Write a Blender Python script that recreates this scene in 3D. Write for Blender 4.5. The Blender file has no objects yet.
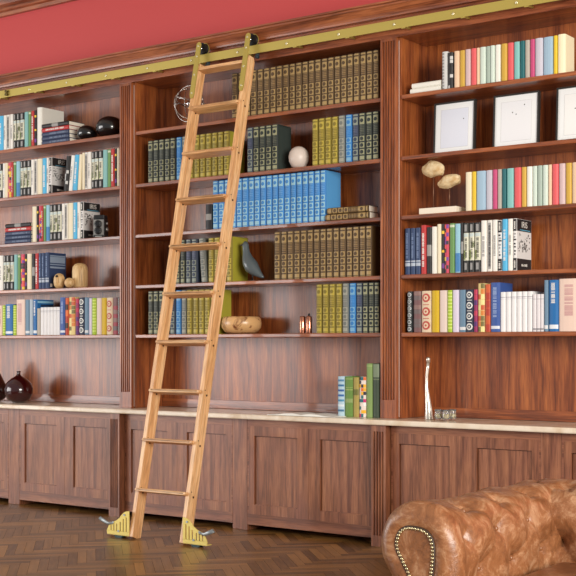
import bpy, bmesh, math, random
from mathutils import Vector, Matrix
random.seed(7)
S = bpy.context.scene
COL = S.collection
PI = math.pi
# ------------------------------------------------------------------ camera
F, YAW, HOR, CX, CD, CH = 1226.96, 0.62543, 345.4, 4.4922, 7.4306, 1.4
cam = bpy.data.cameras.new('camera')
cam.lens = F / 576 * 36; cam.sensor_width = 36; cam.shift_y = (HOR - 288) / 576
camo = bpy.data.objects.new('camera', cam); COL.objects.link(camo)
camo.location = (CX, -CD, CH); camo.rotation_euler = (PI / 2, 0, YAW)
S.camera = camo
# ------------------------------------------------------------------ light
S.view_settings.view_transform = 'Standard'; S.view_settings.look = 'None'
S.view_settings.gamma = 1; S.view_settings.use_curve_mapping = False
S.view_settings.exposure = 0.05
w = bpy.data.worlds.new('world'); S.world = w; w.use_nodes = True
w.node_tree.nodes['Background'].inputs[0].default_value = (1.0, 0.97, 0.94, 1)
w.node_tree.nodes['Background'].inputs[1].default_value = 0.42
def area(name, loc, target, sx, sy, power, col):
    l = bpy.data.lights.new(name, 'AREA'); l.shape = 'RECTANGLE'; l.size = sx; l.size_y = sy
    l.energy = power; l.color = col
    o = bpy.data.objects.new(name, l); COL.objects.link(o); o.location = loc
    o.rotation_euler = (Vector(target) - Vector(loc)).to_track_quat('-Z', 'Y').to_euler()
    return o
area('window_light_left', (-8.5, -6.5, 2.0), (-1, 0, 1.6), 6.0, 3.2, 420, (1, .97, .96))
area('window_light_right', (9.0, -6.2, 2.9), (-1.0, 0, 1.9), 5.0, 3.2, 1080, (1, .95, .87))

# ------------------------------------------------------------------ node helpers
def srgb(r, g, b):
    f = lambda c: (c / 255 / 12.92) if c / 255 <= .04045 else ((c / 255 + .055) / 1.055) ** 2.4
    return (f(r), f(g), f(b), 1)
def newmat(name):
    m = bpy.data.materials.new(name); m.use_nodes = True
    return m, m.node_tree, m.node_tree.nodes['Principled BSDF']
_flat = {}
def flat(rgb, rough=.5, metal=0, coat=0, name=None, trans=0):
    k = (rgb, rough, metal, coat, trans)
    if k in _flat: return _flat[k]
    m, nt, b = newmat(name or 'paint')
    n = nt.nodes.new('ShaderNodeTexNoise'); n.inputs['Scale'].default_value = 60
    r = nt.nodes.new('ShaderNodeValToRGB'); c = srgb(*rgb)
    r.color_ramp.elements[0].color = tuple(x * .93 for x in c[:3]) + (1,); r.color_ramp.elements[1].color = tuple(min(1, x * 1.05) for x in c[:3]) + (1,)
    nt.links.new(n.outputs[0], r.inputs[0]); nt.links.new(r.outputs[0], b.inputs['Base Color'])
    b.inputs['Roughness'].default_value = rough; b.inputs['Metallic'].default_value = metal
    b.inputs['Coat Weight'].default_value = coat; b.inputs['Coat Roughness'].default_value = .08
    b.inputs['Transmission Weight'].default_value = trans
    _flat[k] = m
    return m
def wood(name, dark, mid, light, axis='z', scale=1.0, rough=.38, coat=.25, coatr=.22, seed=0.0, band=.42, drift=((.86, .78, .80), (1.16, 1.16, 1.04))):
    m, nt, b = newmat(name); N = nt.nodes; L = nt.links
    tc = N.new('ShaderNodeTexCoord'); mp = N.new('ShaderNodeMapping')
    L.new(tc.outputs['Object'], mp.inputs[0])
    s = [13 * scale] * 3; s['xyz'.index(axis)] = .75 * scale
    mp.inputs['Scale'].default_value = s; mp.inputs['Location'].default_value = (seed, seed * 1.7, seed * .6)
    n1 = N.new('ShaderNodeTexNoise'); n1.inputs['Scale'].default_value = 1.0; n1.inputs['Detail'].default_value = 3; n1.inputs['Distortion'].default_value = .6
    L.new(mp.outputs[0], n1.inputs[0])
    # growth rings: iso-bands of the stretched noise
    mu = N.new('ShaderNodeMath'); mu.operation = 'MULTIPLY'; mu.inputs[1].default_value = 7
    L.new(n1.outputs[0], mu.inputs[0])
    fr = N.new('ShaderNodeMath'); fr.operation = 'PINGPONG'; fr.inputs[1].default_value = 1.0; L.new(mu.outputs[0], fr.inputs[0])
    n2 = N.new('ShaderNodeTexNoise'); n2.inputs['Scale'].default_value = 9; n2.inputs['Detail'].default_value = 4
    L.new(mp.outputs[0], n2.inputs[0])
    mx = N.new('ShaderNodeMix'); mx.data_type = 'FLOAT'; mx.inputs[0].default_value = 1 - band
    L.new(fr.outputs[0], mx.inputs[2]); L.new(n2.outputs[0], mx.inputs[3])
    cr = N.new('ShaderNodeValToRGB'); e = cr.color_ramp.elements
    e[0].position = .22; e[0].color = srgb(*dark); e[1].position = .78; e[1].color = srgb(*light)
    x = e.new(.48); x.color = srgb(*mid)
    L.new(mx.outputs[0], cr.inputs[0])
    # slow drift between redder and more golden boards
    m3 = N.new('ShaderNodeMapping'); L.new(tc.outputs['Object'], m3.inputs[0])
    s3 = [3.2 * scale] * 3; s3['xyz'.index(axis)] = .8 * scale; m3.inputs['Scale'].default_value = s3; m3.inputs['Location'].default_value = (seed * 3, 1, seed)
    n3 = N.new('ShaderNodeTexNoise'); n3.inputs['Scale'].default_value = 1.6; n3.inputs['Detail'].default_value = 3; n3.inputs['Distortion'].default_value = 1.2; L.new(m3.outputs[0], n3.inputs[0])
    r3 = N.new('ShaderNodeValToRGB'); r3.color_ramp.elements[0].position = .36; r3.color_ramp.elements[1].position = .62
    r3.color_ramp.elements[0].color = drift[0] + (1,); r3.color_ramp.elements[1].color = drift[1] + (1,)
    L.new(n3.outputs[0], r3.inputs[0])
    q3 = N.new('ShaderNodeMix'); q3.data_type = 'RGBA'; q3.blend_type = 'MULTIPLY'; q3.inputs[0].default_value = 1
    L.new(cr.outputs[0], q3.inputs[6]); L.new(r3.outputs[0], q3.inputs[7])
    # fine pores
    m4 = N.new('ShaderNodeMapping'); L.new(tc.outputs['Object'], m4.inputs[0])
    s4 = [150] * 3; s4['xyz'.index(axis)] = 9; m4.inputs['Scale'].default_value = s4
    n4 = N.new('ShaderNodeTexNoise'); n4.inputs['Scale'].default_value = 1; n4.inputs['Detail'].default_value = 2; L.new(m4.outputs[0], n4.inputs[0])
    r4 = N.new('ShaderNodeValToRGB'); r4.color_ramp.elements[0].position = .3; r4.color_ramp.elements[1].position = .55
    r4.color_ramp.elements[0].color = (.62, .58, .56, 1); r4.color_ramp.elements[1].color = (1.05, 1.05, 1.05, 1); L.new(n4.outputs[0], r4.inputs[0])
    q4 = N.new('ShaderNodeMix'); q4.data_type = 'RGBA'; q4.blend_type = 'MULTIPLY'; q4.inputs[0].default_value = .8
    L.new(q3.outputs[2], q4.inputs[6]); L.new(r4.outputs[0], q4.inputs[7]); L.new(q4.outputs[2], b.inputs['Base Color'])
    b.inputs['Roughness'].default_value = rough
    b.inputs['Coat Weight'].default_value = coat; b.inputs['Coat Roughness'].default_value = coatr
    bp = N.new('ShaderNodeBump'); bp.inputs['Strength'].default_value = .06; bp.inputs['Distance'].default_value = .002
    L.new(n2.outputs[0], bp.inputs['Height']); L.new(bp.outputs[0], b.inputs['Normal'])
    return m
WD, WM, WL = (100, 48, 22), (142, 76, 38), (164, 94, 50)
W_V = wood('mahogany_upright', WD, WM, WL, 'z')
W_V2 = wood('mahogany_panel', (98, 46, 22), (140, 74, 36), (166, 96, 50), 'z', scale=.75, seed=3.3, coat=.35, coatr=.18)
W_H = wood('mahogany_shelf', WD, (140, 74, 38), (160, 90, 48), 'x', seed=5.1, coat=.6, coatr=.07)
W_C = wood('mahogany_cornice', WD, (144, 80, 48), (166, 98, 62), 'x', seed=8.2)
W_B = wood('mahogany_base', (106, 62, 42), (140, 88, 62), (160, 106, 78), 'z', seed=1.9, scale=.8, rough=.45)
W_BH = wood('mahogany_base_rail', (106, 62, 42), (140, 88, 62), (160, 106, 78), 'x', seed=6.9, scale=.8, rough=.45)
OAK = wood('pale_oak', (206, 150, 98), (228, 176, 122), (242, 200, 150), 'z', scale=1.6, rough=.42, coat=.15, drift=((.96, .94, .92), (1.03, 1.03, 1.02)))
OAKH = wood('pale_oak_tread', (200, 146, 96), (222, 170, 116), (238, 194, 144), 'x', scale=1.6, rough=.42, coat=.15, drift=((.96, .94, .92), (1.03, 1.03, 1.02)))
BRASS = flat((186, 166, 84), .42, .35, 0, 'brass')
BRASSY = flat((236, 214, 120), .5, .1, 0, 'brass_plate')
ZINC = flat((150, 156, 158), .4, .6, 0, 'zinc')
CHROME = flat((225, 225, 228), .12, 1, 0, 'polished_steel')
BLACKP = flat((22, 22, 24), .4, 0, 0, 'black_plastic')
DARK = flat((40, 24, 18), .8, 0, 0, 'dark_recess')
CREAMSTONE = None

# ------------------------------------------------------------------ object helpers
class MB:
    def __init__(s): s.bm = bmesh.new(); s.mats = []
    def mi(s, m):
        if m is None: return 0
        if m not in s.mats: s.mats.append(m)
        return s.mats.index(m)
    def box(s, x0, x1, y0, y1, z0, z1, m=None, bev=0):
        i = s.mi(m)
        if x0 > x1: x0, x1 = x1, x0
        if y0 > y1: y0, y1 = y1, y0
        if z0 > z1: z0, z1 = z1, z0
        r = bmesh.ops.create_cube(s.bm, size=1, matrix=Matrix.Translation(((x0 + x1) / 2, (y0 + y1) / 2, (z0 + z1) / 2)) @ Matrix.Diagonal((x1 - x0, y1 - y0, z1 - z0, 1)))
        fs = set(f for v in r['verts'] for f in v.link_faces)
        for f in fs: f.material_index = i
        if bev:
            es = list(set(e for v in r['verts'] for e in v.link_edges))
            q = bmesh.ops.bevel(s.bm, geom=es, offset=bev, segments=2, affect='EDGES', profile=.5)
            for f in q['faces']: f.material_index = i
        return s
    def prism(s, pts, a0, a1, axis='z', m=None, smooth=False):
        """extrude a closed 2D outline along an axis; pts are (x,y) for z, (x,z) for y, (y,z) for x"""
        i = s.mi(m)
        def P(p, a): return {'z': (p[0], p[1], a), 'y': (p[0], a, p[1]), 'x': (a, p[0], p[1])}[axis]
        A = [s.bm.verts.new(P(p, a0)) for p in pts]; B = [s.bm.verts.new(P(p, a1)) for p in pts]
        n = len(pts); fs = []
        for k in range(n):
            f = s.bm.faces.new((A[k], A[(k + 1) % n], B[(k + 1) % n], B[k])); f.smooth = smooth; fs.append(f)
        fs.append(s.bm.faces.new(A)); fs.append(s.bm.faces.new(B))
        for f in fs: f.material_index = i
        return s
    def tube(s, path, radii, n=12, m=None, sq=1.0):
        """swept circle along a path; sq squashes it sideways"""
        i = s.mi(m); rings = []
        P = [Vector(p) for p in path]
        if not isinstance(radii, (list, tuple)): radii = [radii] * len(P)
        up = Vector((0, 1, 0))
        for k, p in enumerate(P):
            t = (P[min(k + 1, len(P) - 1)] - P[max(k - 1, 0)]).normalized()
            u = up if abs(t.dot(up)) < .95 else Vector((1, 0, 0))
            a = t.cross(u).normalized(); b = t.cross(a).normalized()
            rings.append([s.bm.verts.new(p + (a * math.cos(2 * PI * j / n) + b * sq * math.sin(2 * PI * j / n)) * radii[k]) for j in range(n)])
        for k in range(len(P) - 1):
            for j in range(n):
                f = s.bm.faces.new((rings[k][j], rings[k][(j + 1) % n], rings[k + 1][(j + 1) % n], rings[k + 1][j])); f.smooth = True; f.material_index = i
        for r in (rings[0], rings[-1]):
            f = s.bm.faces.new(r); f.material_index = i
        return s
    def lathe(s, prof, cx=0, cy=0, n=32, m=None, z=0):
        i = s.mi(m); rings = []
        for r, h in prof:
            if r < 1e-5: rings.append([s.bm.verts.new((cx, cy, h + z))])
            else: rings.append([s.bm.verts.new((cx + r * math.cos(2 * PI * j / n), cy + r * math.sin(2 * PI * j / n), h + z)) for j in range(n)])
        for a, b in zip(rings, rings[1:]):
            for j in range(n):
                q = (j + 1) % n
                if len(a) == 1 and len(b) == 1: continue
                if len(a) == 1: f = s.bm.faces.new((a[0], b[q], b[j]))
                elif len(b) == 1: f = s.bm.faces.new((a[j], a[q], b[0]))
                else: f = s.bm.faces.new((a[j], a[q], b[q], b[j]))
                f.smooth = True; f.material_index = i
        for r in (rings[0], rings[-1]):
            if len(r) > 1: f = s.bm.faces.new(r); f.material_index = i
        return s
    def ball(s, c, r, m=None, sub=3, lump=0, sc=(1, 1, 1)):
        i = s.mi(m)
        q = bmesh.ops.create_icosphere(s.bm, subdivisions=sub, radius=1)
        for v in q['verts']:
            d = v.co.normalized(); k = 1
            if lump: k += lump * (math.sin(d.x * 5 + d.z * 3 + c[0] * 9) * .5 + math.sin(d.y * 7 - d.x * 4 + c[2] * 7) * .3 + math.sin(d.z * 9 + d.y * 3) * .2)
            v.co = Vector((c[0] + d.x * r * k * sc[0], c[1] + d.y * r * k * sc[1], c[2] + d.z * r * k * sc[2]))
            for f in v.link_faces: f.smooth = True; f.material_index = i
        return s
    def quad(s, pts, m=None, smooth=False):
        f = s.bm.faces.new([s.bm.verts.new(p) for p in pts]); f.material_index = s.mi(m); f.smooth = smooth
        return s
    def mesh(s, name):
        bmesh.ops.recalc_face_normals(s.bm, faces=s.bm.faces)
        me = bpy.data.meshes.new(name); s.bm.to_mesh(me); s.bm.free()
        for m in s.mats: me.materials.append(m)
        return me
    def build(s, name, mat=None, parent=None, loc=None, rot=None):
        if mat and not s.mats: s.mats = [mat]
        o = bpy.data.objects.new(name, s.mesh(name)); COL.objects.link(o)
        if parent: o.parent = parent
        if loc: o.location = loc
        if rot: o.rotation_euler = rot
        return o
def tag(o, label=None, cat=None, group=None, kind=None):
    if label: o['label'] = label
    if cat: o['category'] = cat
    if group: o['group'] = group
    if kind: o['kind'] = kind
    return o
def empty(name, loc, label=None, cat=None, group=None, rot=(0, 0, 0)):
    o = bpy.data.objects.new(name, None); COL.objects.link(o); o.location = loc; o.rotation_euler = rot
    o.empty_display_size = .05
    return tag(o, label, cat, group)
def at(px, py, Y):
    """the point of the vertical plane y=Y seen at a pixel of the photograph"""
    c, s = math.cos(YAW), math.sin(YAW); t = (px - 288) / F; dy = Y + CD
    X = CX + (t * c * dy - s * dy) / (c + t * s)
    zc = -s * (X - CX) + c * dy
    return X, CH - (py - HOR) * zc / F

# ------------------------------------------------------------------ structure
SHT = [3.160, 2.728, 2.312, 1.896, 1.490]        # shelf tops
ST = .03
SH = [z + .0012 for z in SHT]                   # what stands on a shelf
PITCH = 2.53; DEP = .37; TOP = 3.565
CT = .8852
def struct(name, mb, m): return tag(mb.build(name, m), kind='structure')
# herringbone floor
def herringbone():
    bm = bmesh.new(); L, W = .42, .06
    lay = bm.faces.layers.float.new('tone'); uvl = bm.loops.layers.uv.new('uv')
    n = 6; R45 = Matrix.Rotation(PI / 4, 3, 'Z')
    rnd = random.Random(3)
    def plank(x, y, hor):
        w, h = (L, W) if hor else (W, L); g = .0007
        cs = [(x + g, y + g), (x + w - g, y + g), (x + w - g, y + h - g), (x + g, y + h - g)]
        P = [R45 @ Vector((a, b, 0)) for a, b in cs]
        c = sum(P, Vector()) / 4
        if not (-6.2 < c.x < 5.2 and -6.4 < c.y < .42): return
        f = bm.faces.new([bm.verts.new(p) for p in P]); f[lay] = rnd.random(); o = rnd.random() * 40
        for l, (a, b) in zip(f.loops, cs):
            u, v = (a - x, b - y) if hor else (b - y, a - x)
            l[uvl].uv = (u + o, v + o * .37)
    for i in range(-150, 150):
        for k in range(-26, 26):
            # unit cell: staircase of horizontal and vertical planks
            x = i * W + k * L; y = i * W - k * L
            plank(x, y, True)
            plank(x, y + W, False)
    me = bpy.data.meshes.new('floor'); bm.to_mesh(me); bm.free()
    m, nt, b = newmat('herringbone_parquet'); N = nt.nodes; K = nt.links
    at_ = N.new('ShaderNodeAttribute'); at_.attribute_name = 'tone'
    uv = N.new('ShaderNodeUVMap'); uv.uv_map = 'uv'
    mp = N.new('ShaderNodeMapping'); mp.inputs['Scale'].default_value = (4, 40, 1); K.new(uv.outputs[0], mp.inputs[0])
    no = N.new('ShaderNodeTexNoise'); no.inputs['Scale'].default_value = 1; no.inputs['Detail'].default_value = 4; K.new(mp.outputs[0], no.inputs[0])
    ad = N.new('ShaderNodeMix'); ad.data_type = 'FLOAT'; ad.inputs[0].default_value = .5
    K.new(at_.outputs['Fac'], ad.inputs[2]); K.new(no.outputs[0], ad.inputs[3])
    cr = N.new('ShaderNodeValToRGB'); e = cr.color_ramp.elements
    e[0].position = .15; e[0].color = srgb(64, 42, 18); e[1].position = .9; e[1].color = srgb(172, 124, 66)
    K.new(ad.outputs[0], cr.inputs[0]); K.new(cr.outputs[0], b.inputs['Base Color'])
    b.inputs['Roughness'].default_value = .36; b.inputs['Coat Weight'].default_value = .2; b.inputs['Coat Roughness'].default_value = .2
    me.materials.append(m)
    o = bpy.data.objects.new('floor', me); COL.objects.link(o); tag(o, kind='structure')
herringbone()
struct('subfloor', MB().box(-6.2, 5.2, -6.4, .42, -.06, -.004), DARK)
# red wall above the case, plain wall behind it
REDW, nt, b = newmat('red_wall_paint')
n = nt.nodes.new('ShaderNodeTexNoise'); n.inputs['Scale'].default_value = 3; n.inputs['Detail'].default_value = 6
r = nt.nodes.new('ShaderNodeValToRGB'); r.color_ramp.elements[0].color = srgb(184, 62, 62); r.color_ramp.elements[1].color = srgb(196, 72, 72)
nt.links.new(n.outputs[0], r.inputs[0]); nt.links.new(r.outputs[0], b.inputs['Base Color']); b.inputs['Roughness'].default_value = .6
struct('wall_back', MB().box(-6.2, 5.2, .40, .52, 0, 5.0), REDW)
struct('ceiling', MB().box(-6.2, 5.2, -3.0, .40, 5.0, 5.08), flat((232, 224, 210), .8, name='ceiling_plaster'))
# crown moulding under the ceiling
prof = [(.40, 4.50), (.36, 4.50), (.355, 4.53), (.33, 4.54), (.33, 4.565), (.30, 4.585), (.27, 4.63), (.27, 4.66), (.22, 4.69), (.16, 4.77), (.10, 4.88), (.10, 4.91), (.06, 4.93), (.06, 5.0), (.40, 5.0)]
struct('trim_1', MB().prism(prof, -6.2, 5.2, 'x'), W_C)

# ------------------------------------------------------------------ bookcase carcasses
bays = [('left', -2 * PITCH), ('centre', -PITCH), ('right', 0.0)]
for nm, x0 in bays:
    a, c = x0 + .086, x0 + PITCH - .065
    t = empty('bookcase', ((a + c) / 2, 0, CT), {'left': 'tall mahogany bookcase bay at the left, dark red vase on its worktop',
        'centre': 'tall mahogany bookcase bay behind the ladder, between the two fluted pilasters', 'right': 'tall mahogany bookcase bay at the right, holding the framed prints'}[nm], 'bookcase', 'bookcase bays')
    ox, oz = -(a + c) / 2, -CT
    def bx(name, x_0, x_1, y0, y1, z0, z1, m, bev=.002):
        return MB().box(x_0 + ox, x_1 + ox, y0, y1, z0 + oz, z1 + oz, None, bev).build(name, m, t)
    bx('side_panel', a - .083, a + .004, .030, DEP, CT, TOP + .03, W_V)
    bx('side_panel', c - .004, c + .062, .030, DEP, CT, TOP + .03, W_V)
    bx('back_panel', a, c, DEP, DEP + .02, CT, TOP + .03, W_V2)
    bx('top_panel', a + .005, c - .005, .012, DEP - .001, TOP, TOP + .03, W_H)
    bx('back_rail', a + .005, c - .005, DEP - .014, DEP - .001, CT + .001, CT + .07, W_H)
    MB().box(a + ox - .018, a + ox - .013, .0265, .0295, .01, TOP - CT - .02).build('edge_highlight', flat((226, 206, 196), .3, .3, 0, 'pale_edge_highlight'), t)  # thin pale strip stands in for the highlight on the polished panel edge
    for z in SHT:
        bx('shelf', a + .005, c - .005, .02, DEP - .001, z - ST, z, W_H, .005)
def pilaster(x, w, yf, yb, z0, z1, f0, f1, nfl, fw, label, group, m):
    """fluted upright: plain block where the grooves stop"""
    t = empty('pilaster', (x, yf, z0), label, 'pilaster', group)
    hw = w / 2; mb = MB()
    pts = [(-hw, 0)]
    gap = fw / nfl
    for k in range(nfl):
        c = -fw / 2 + gap * (k + .5); g = gap * .36
        for q in range(5):
            th = PI * q / 4
            pts.append((c - g * math.cos(th), min(g * 2.0, (yb - yf) * .82) * math.sin(th)))
    pts += [(hw, 0), (hw, yb - yf), (-hw, yb - yf)]
    mb.prism(pts, f0 - z0, f1 - z0, 'z')
    mb.build('fluted_shaft', m, t)
    MB().box(-hw, hw, 0, yb - yf, 0, f0 - z0, None).build('plinth_block', m, t)
    if z1 - f1 > .005: MB().box(-hw, hw, 0, yb - yf, f1 - z0, z1 - z0, None).build('cap_block', m, t)
    return t
side = {-2: 'farthest left, cut by the frame edge', -1: 'between the left and centre bookcase bays', 0: 'between the centre and right bookcase bays', 1: 'at the far right end'}
for k in (-2, -1, 0, 1):
    pilaster(k * PITCH, .132, 0, .0295, CT, TOP, 1.015, TOP - .02, 5, .104, 'fluted mahogany upper pilaster ' + side[k], 'upper fluted pilasters', W_V)
# frieze board and cornice
t = empty('cornice', (0, 0, TOP), 'long stepped mahogany cornice above the brass rail, along the whole bookcase', 'cornice')
MB().box(-2 * PITCH - .1, PITCH + .1, -.004, .0119, 0, .125, None, .002).build('frieze_board', W_C, t)
pr = [(.011, .115), (-.012, .115), (-.012, .137), (-.050, .138), (-.054, .150), (-.062, .165), (-.090, .200), (-.098, .205), (-.098, .218), (-.112, .222), (-.112, .234), (.39, .234), (.39, .20), (.011, .20)]
MB().prism(pr, -2 * PITCH - .1, PITCH + .1, 'x').build('crown_moulding', W_C, t)

# ------------------------------------------------------------------ base cabinets
bl = [( -2, 0, 'left bay, left half'), (-2, 1, 'left bay beside the centre pilaster')]
CF = -.075
def base_cabinet(a, c, label):
    t = empty('base_cabinet', ((a + c) / 2, CF, 0), label, 'cabinet', 'panelled base cabinets')
    ox = -(a + c) / 2; hw = (c - a) / 2
    MB().box(-hw, hw, .03, .44, .05, .845).build('carcass', W_B, t)
    mb = MB(); mb.box(-hw, hw, 0, .0295, .045, .125).box(-hw, hw, 0, .0295, .79, .845)
    mb.box(-hw, -hw + .012, 0, .0295, .125, .79).box(hw - .012, hw, 0, .0295, .125, .79)
    mb.build('face_frame', W_BH, t)
    xm = 0
    for e0, e1, sl, sr in ((-hw + .0125, -.001, .050, .100), (.001, hw - .0125, .100, .050)):
        d = MB(); st = .0
        d.box(e0, e0 + sl, 0, .024, .1255, .7895).box(e1 - sr, e1, 0, .024, .1255, .7895)
        s0, s1 = e0 + sl, e1 - sr
        d.box(s0, s1, 0, .024, .1255, .196).box(s0, s1, 0, .024, .718, .7895)
        door = d.build('door', W_B, t)
        p = MB(); p.box(s0 + .006, s1 + .001, .013, .022, .195, .712)
        p.build('door_panel', W_V2B, door)
        g = MB()   # thin moulding round the panel
        for q in ((s1 - .006, s1, .196, .718),):
            g.box(q[0], q[1], .006, .0135, q[2], q[3])
        g.box(s0 + st, s1 - st, .006, .0135, .196, .202)
        g.build('panel_bead', W_B, door)
    return t
W_V2B = wood('mahogany_base_panel', (108, 64, 44), (142, 90, 64), (164, 110, 80), 'z', scale=.8, seed=4.4, rough=.45)
lab = {(-2, 0): 'two-door mahogany base cabinet at the far left, cut by the frame', (-2, 1): 'two-door mahogany base cabinet left of the ladder, below the dark red vase',
       (-1, 0): 'two-door mahogany base cabinet directly behind the ladder', (-1, 1): 'two-door mahogany base cabinet right of the ladder, below the open papers',
       (0, 0): 'two-door mahogany base cabinet behind the leather sofa arm', (0, 1): 'two-door mahogany base cabinet at the far right, mostly hidden by the sofa'}
FEET = {-2: -3.80, -1: -1.27, 0: 1.26}
for k in (-2, -1, 0):
    m_ = FEET[k]
    base_cabinet(k * PITCH + .068, m_ - .0725, lab[(k, 0)])
    base_cabinet(m_ + .0725, (k + 1) * PITCH - .070, lab[(k, 1)])
    t = tag(MB().box(-.072, .072, 0, .44, 0, .845, None, .003).build('cabinet_post', W_B, None, (m_, CF, 0)), 'plain mahogany post to the floor ' +
        {-2: 'between the two left base cabinets', -1: 'just right of the ladder between base cabinets', 0: 'behind the sofa between base cabinets'}[k], 'post', 'plain cabinet posts')
for k in (-2, -1, 0, 1):
    pilaster(k * PITCH, .118, -.135, -.02, 0, .845, .075, .80, 4, .088, 'fluted mahogany base pilaster under the worktop, ' + side[k], 'lower fluted pilasters', W_B)
# worktop
MARB, nt, b = newmat('cream_marble')
n = nt.nodes.new('ShaderNodeTexNoise'); n.inputs['Scale'].default_value = 5; n.inputs['Detail'].default_value = 8; n.inputs['Distortion'].default_value = 1.2
tc = nt.nodes.new('ShaderNodeTexCoord'); nt.links.new(tc.outputs['Object'], n.inputs[0])
r = nt.nodes.new('ShaderNodeValToRGB'); e = r.color_ramp.elements; e[0].position = .3; e[0].color = srgb(214, 190, 160); e[1].position = .6; e[1].color = srgb(236, 222, 202)
nt.links.new(n.outputs[0], r.inputs[0]); nt.links.new(r.outputs[0], b.inputs['Base Color']); b.inputs['Roughness'].default_value = .2
tag(MB().box(-2 * PITCH - .15, PITCH + .15, 0, .55, 0, .0385, None, .009).build('worktop', MARB, None, (0, -.165, .8455)),
    'long cream marble worktop running across all the base cabinets', 'worktop')

# ------------------------------------------------------------------ brass rail
RZ = 3.625; RY = -.100
t = empty('ladder_rail', (0, RY, RZ), 'long brass ladder rail along the bookcase front under the cornice', 'rail')
MB().box(-2 * PITCH, PITCH, -.005, .005, -.032, .032, None, .002).build('rail_bar', BRASS, t)
WHITE_HEAD = flat((236, 228, 190), .2, .6, 0, 'bolt_head')
bp = [at(x, 60, RY)[0] for x in (7,)]
x = -4.95; xs = []
while x < PITCH: xs.append(x); x += .46
for x in xs:
    MB().tube([(x, -.005, 0), (x, -.010, 0), (x, -.012, 0)], [.011, .009, .004], 12).build('bolt', WHITE_HEAD, t)
    MB().tube([(x + .07, .006, -.02), (x + .07, .095, -.02)], .010, 10).box(x + .055, x + .085, -.003, .0065, -.038, -.031).build('bracket', BRASS, t)
# end stop
X = at(8, 92, RY)[0]
MB().tube([(X, -.005, .012), (X, -.03, .012)], .012, 12).tube([(X, -.005, -.014), (X, -.03, -.014)], .012, 12).build('end_stop', flat((90, 76, 30), .4, .5, 0, 'aged_brass'), t)

# ------------------------------------------------------------------ ladder
LY0 = -.914; K = (.914 - .16) / 3.62; LA = math.atan(K)
LT = empty('library_ladder', (-1.378, LY0, 0), 'tall pale oak library ladder leaning against the brass rail', 'ladder')
def lad(mb, name, m, z, par=None, lx=0):   # geometry in the leaning frame: local z runs up the slope
    o = mb.build(name, m, par or LT)
    if par is None: o.rotation_euler = (-LA, 0, 0)
    return o
LEN = 3.578 / math.cos(LA)
for s in (-1, 1):
    xo = s * .240
    mb = MB(); pts = [(0, .02), (.09, 0.0), (.09, LEN - .03), (.075, LEN), (.02, LEN - .0), (0, LEN - .04)]
    mb.prism([(p[0], p[1]) for p in pts], xo - .0165, xo + .0165, 'x')
    st = lad(mb, 'stile', OAK, 0)
    for k in range(9):
        zz = (.353 + .357 * k) / math.cos(LA) - .005
        q = MB().tube([(xo + .0165, .045, zz - .012), (xo + .0185, .045, zz - .012)], .008, 12)
        q.tube([(xo + .0165, .02, zz + .022), (xo + .0180, .02, zz + .022)], .0045, 10)
        lad(q, 'bolt', flat((70, 44, 24), .4, .6, 0, 'dark_bolt'), 0, st)
for k in range(9):
    zz = (.353 + .357 * k) / math.cos(LA)
    mb = MB(); mb.prism([(-.030, zz - .010), (-.022, zz - .014), (.0, zz - .014), (.080, zz - .014), (.080, zz + .008), (0.0, zz + .012), (-.024, zz + .012), (-.030, zz + .006)], -.2232, .2232, 'x').box(-.2395, .2395, -.030, -.0006, zz - .009, zz + .009, None, .003)
    lad(mb, 'rung', OAKH, 0)
zz = LEN - .05
lad(MB().box(-.223, .223, .0, .09, zz - .010, zz + .014, None, .003), 'top_tread', OAKH, 0)
# hanger brackets with wheels
for s in (-1, 1):
    xo = s * .240 + .0
    mb = MB(); r_ = .022
    zb = LEN - .29; zt = (RZ + .118) / math.cos(LA)
    pts = [(xo - r_, zb + .03), (xo - r_ * .5, zb), (xo + r_ * .5, zb), (xo + r_, zb + .03)] + [(xo + r_ * math.cos(PI * q / 8), zt - r_ + r_ * math.sin(PI * q / 8)) for q in range(9)]
    br = lad(MB().prism(pts, -.010, -.002, 'y'), 'hanger_bracket', BRASS, 0)
    # keep wheel on the rail top
    wy = RY - LY0
    wzz = RZ + .032 + .0425
    wh = MB(); wh.tube([(xo, wy - .018, wzz), (xo, wy - .013, wzz), (xo, wy + .013, wzz), (xo, wy + .018, wzz)], [.046, .041, .041, .046], 28)
    w_ = wh.build('wheel', BLACKP, LT)
    MB().tube([(xo, wy - .024, wzz), (xo, wy + .024, wzz)], .008, 12).build('axle', CHROME, w_)
    MB().prism([(xo + .050 * math.cos(a), wzz + .050 * math.sin(a)) for a in [PI * 2 * q / 20 for q in range(20)]], wy + .0185, wy + .022, 'y').build('wheel_guard', BRASS, w_)
    MB().box(xo + .02, xo + .05, wy + .022, wy + .030, wzz - .13, wzz - .03).tube([(xo + .045, wy - .010, RZ - .058), (xo + .045, wy + .022, RZ - .058)], .012, 12).build('anti_lift_catch', flat((44, 58, 66), .4, name='dark_blue_plastic'), LT)
    for zb_ in (zt - .035, zt - .12, LEN - .10, LEN - .25):
        lad(MB().tube([(xo, -.010, zb_), (xo, -.015, zb_)], .008, 12), 'bolt', WHITE_HEAD, 0, br)
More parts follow.
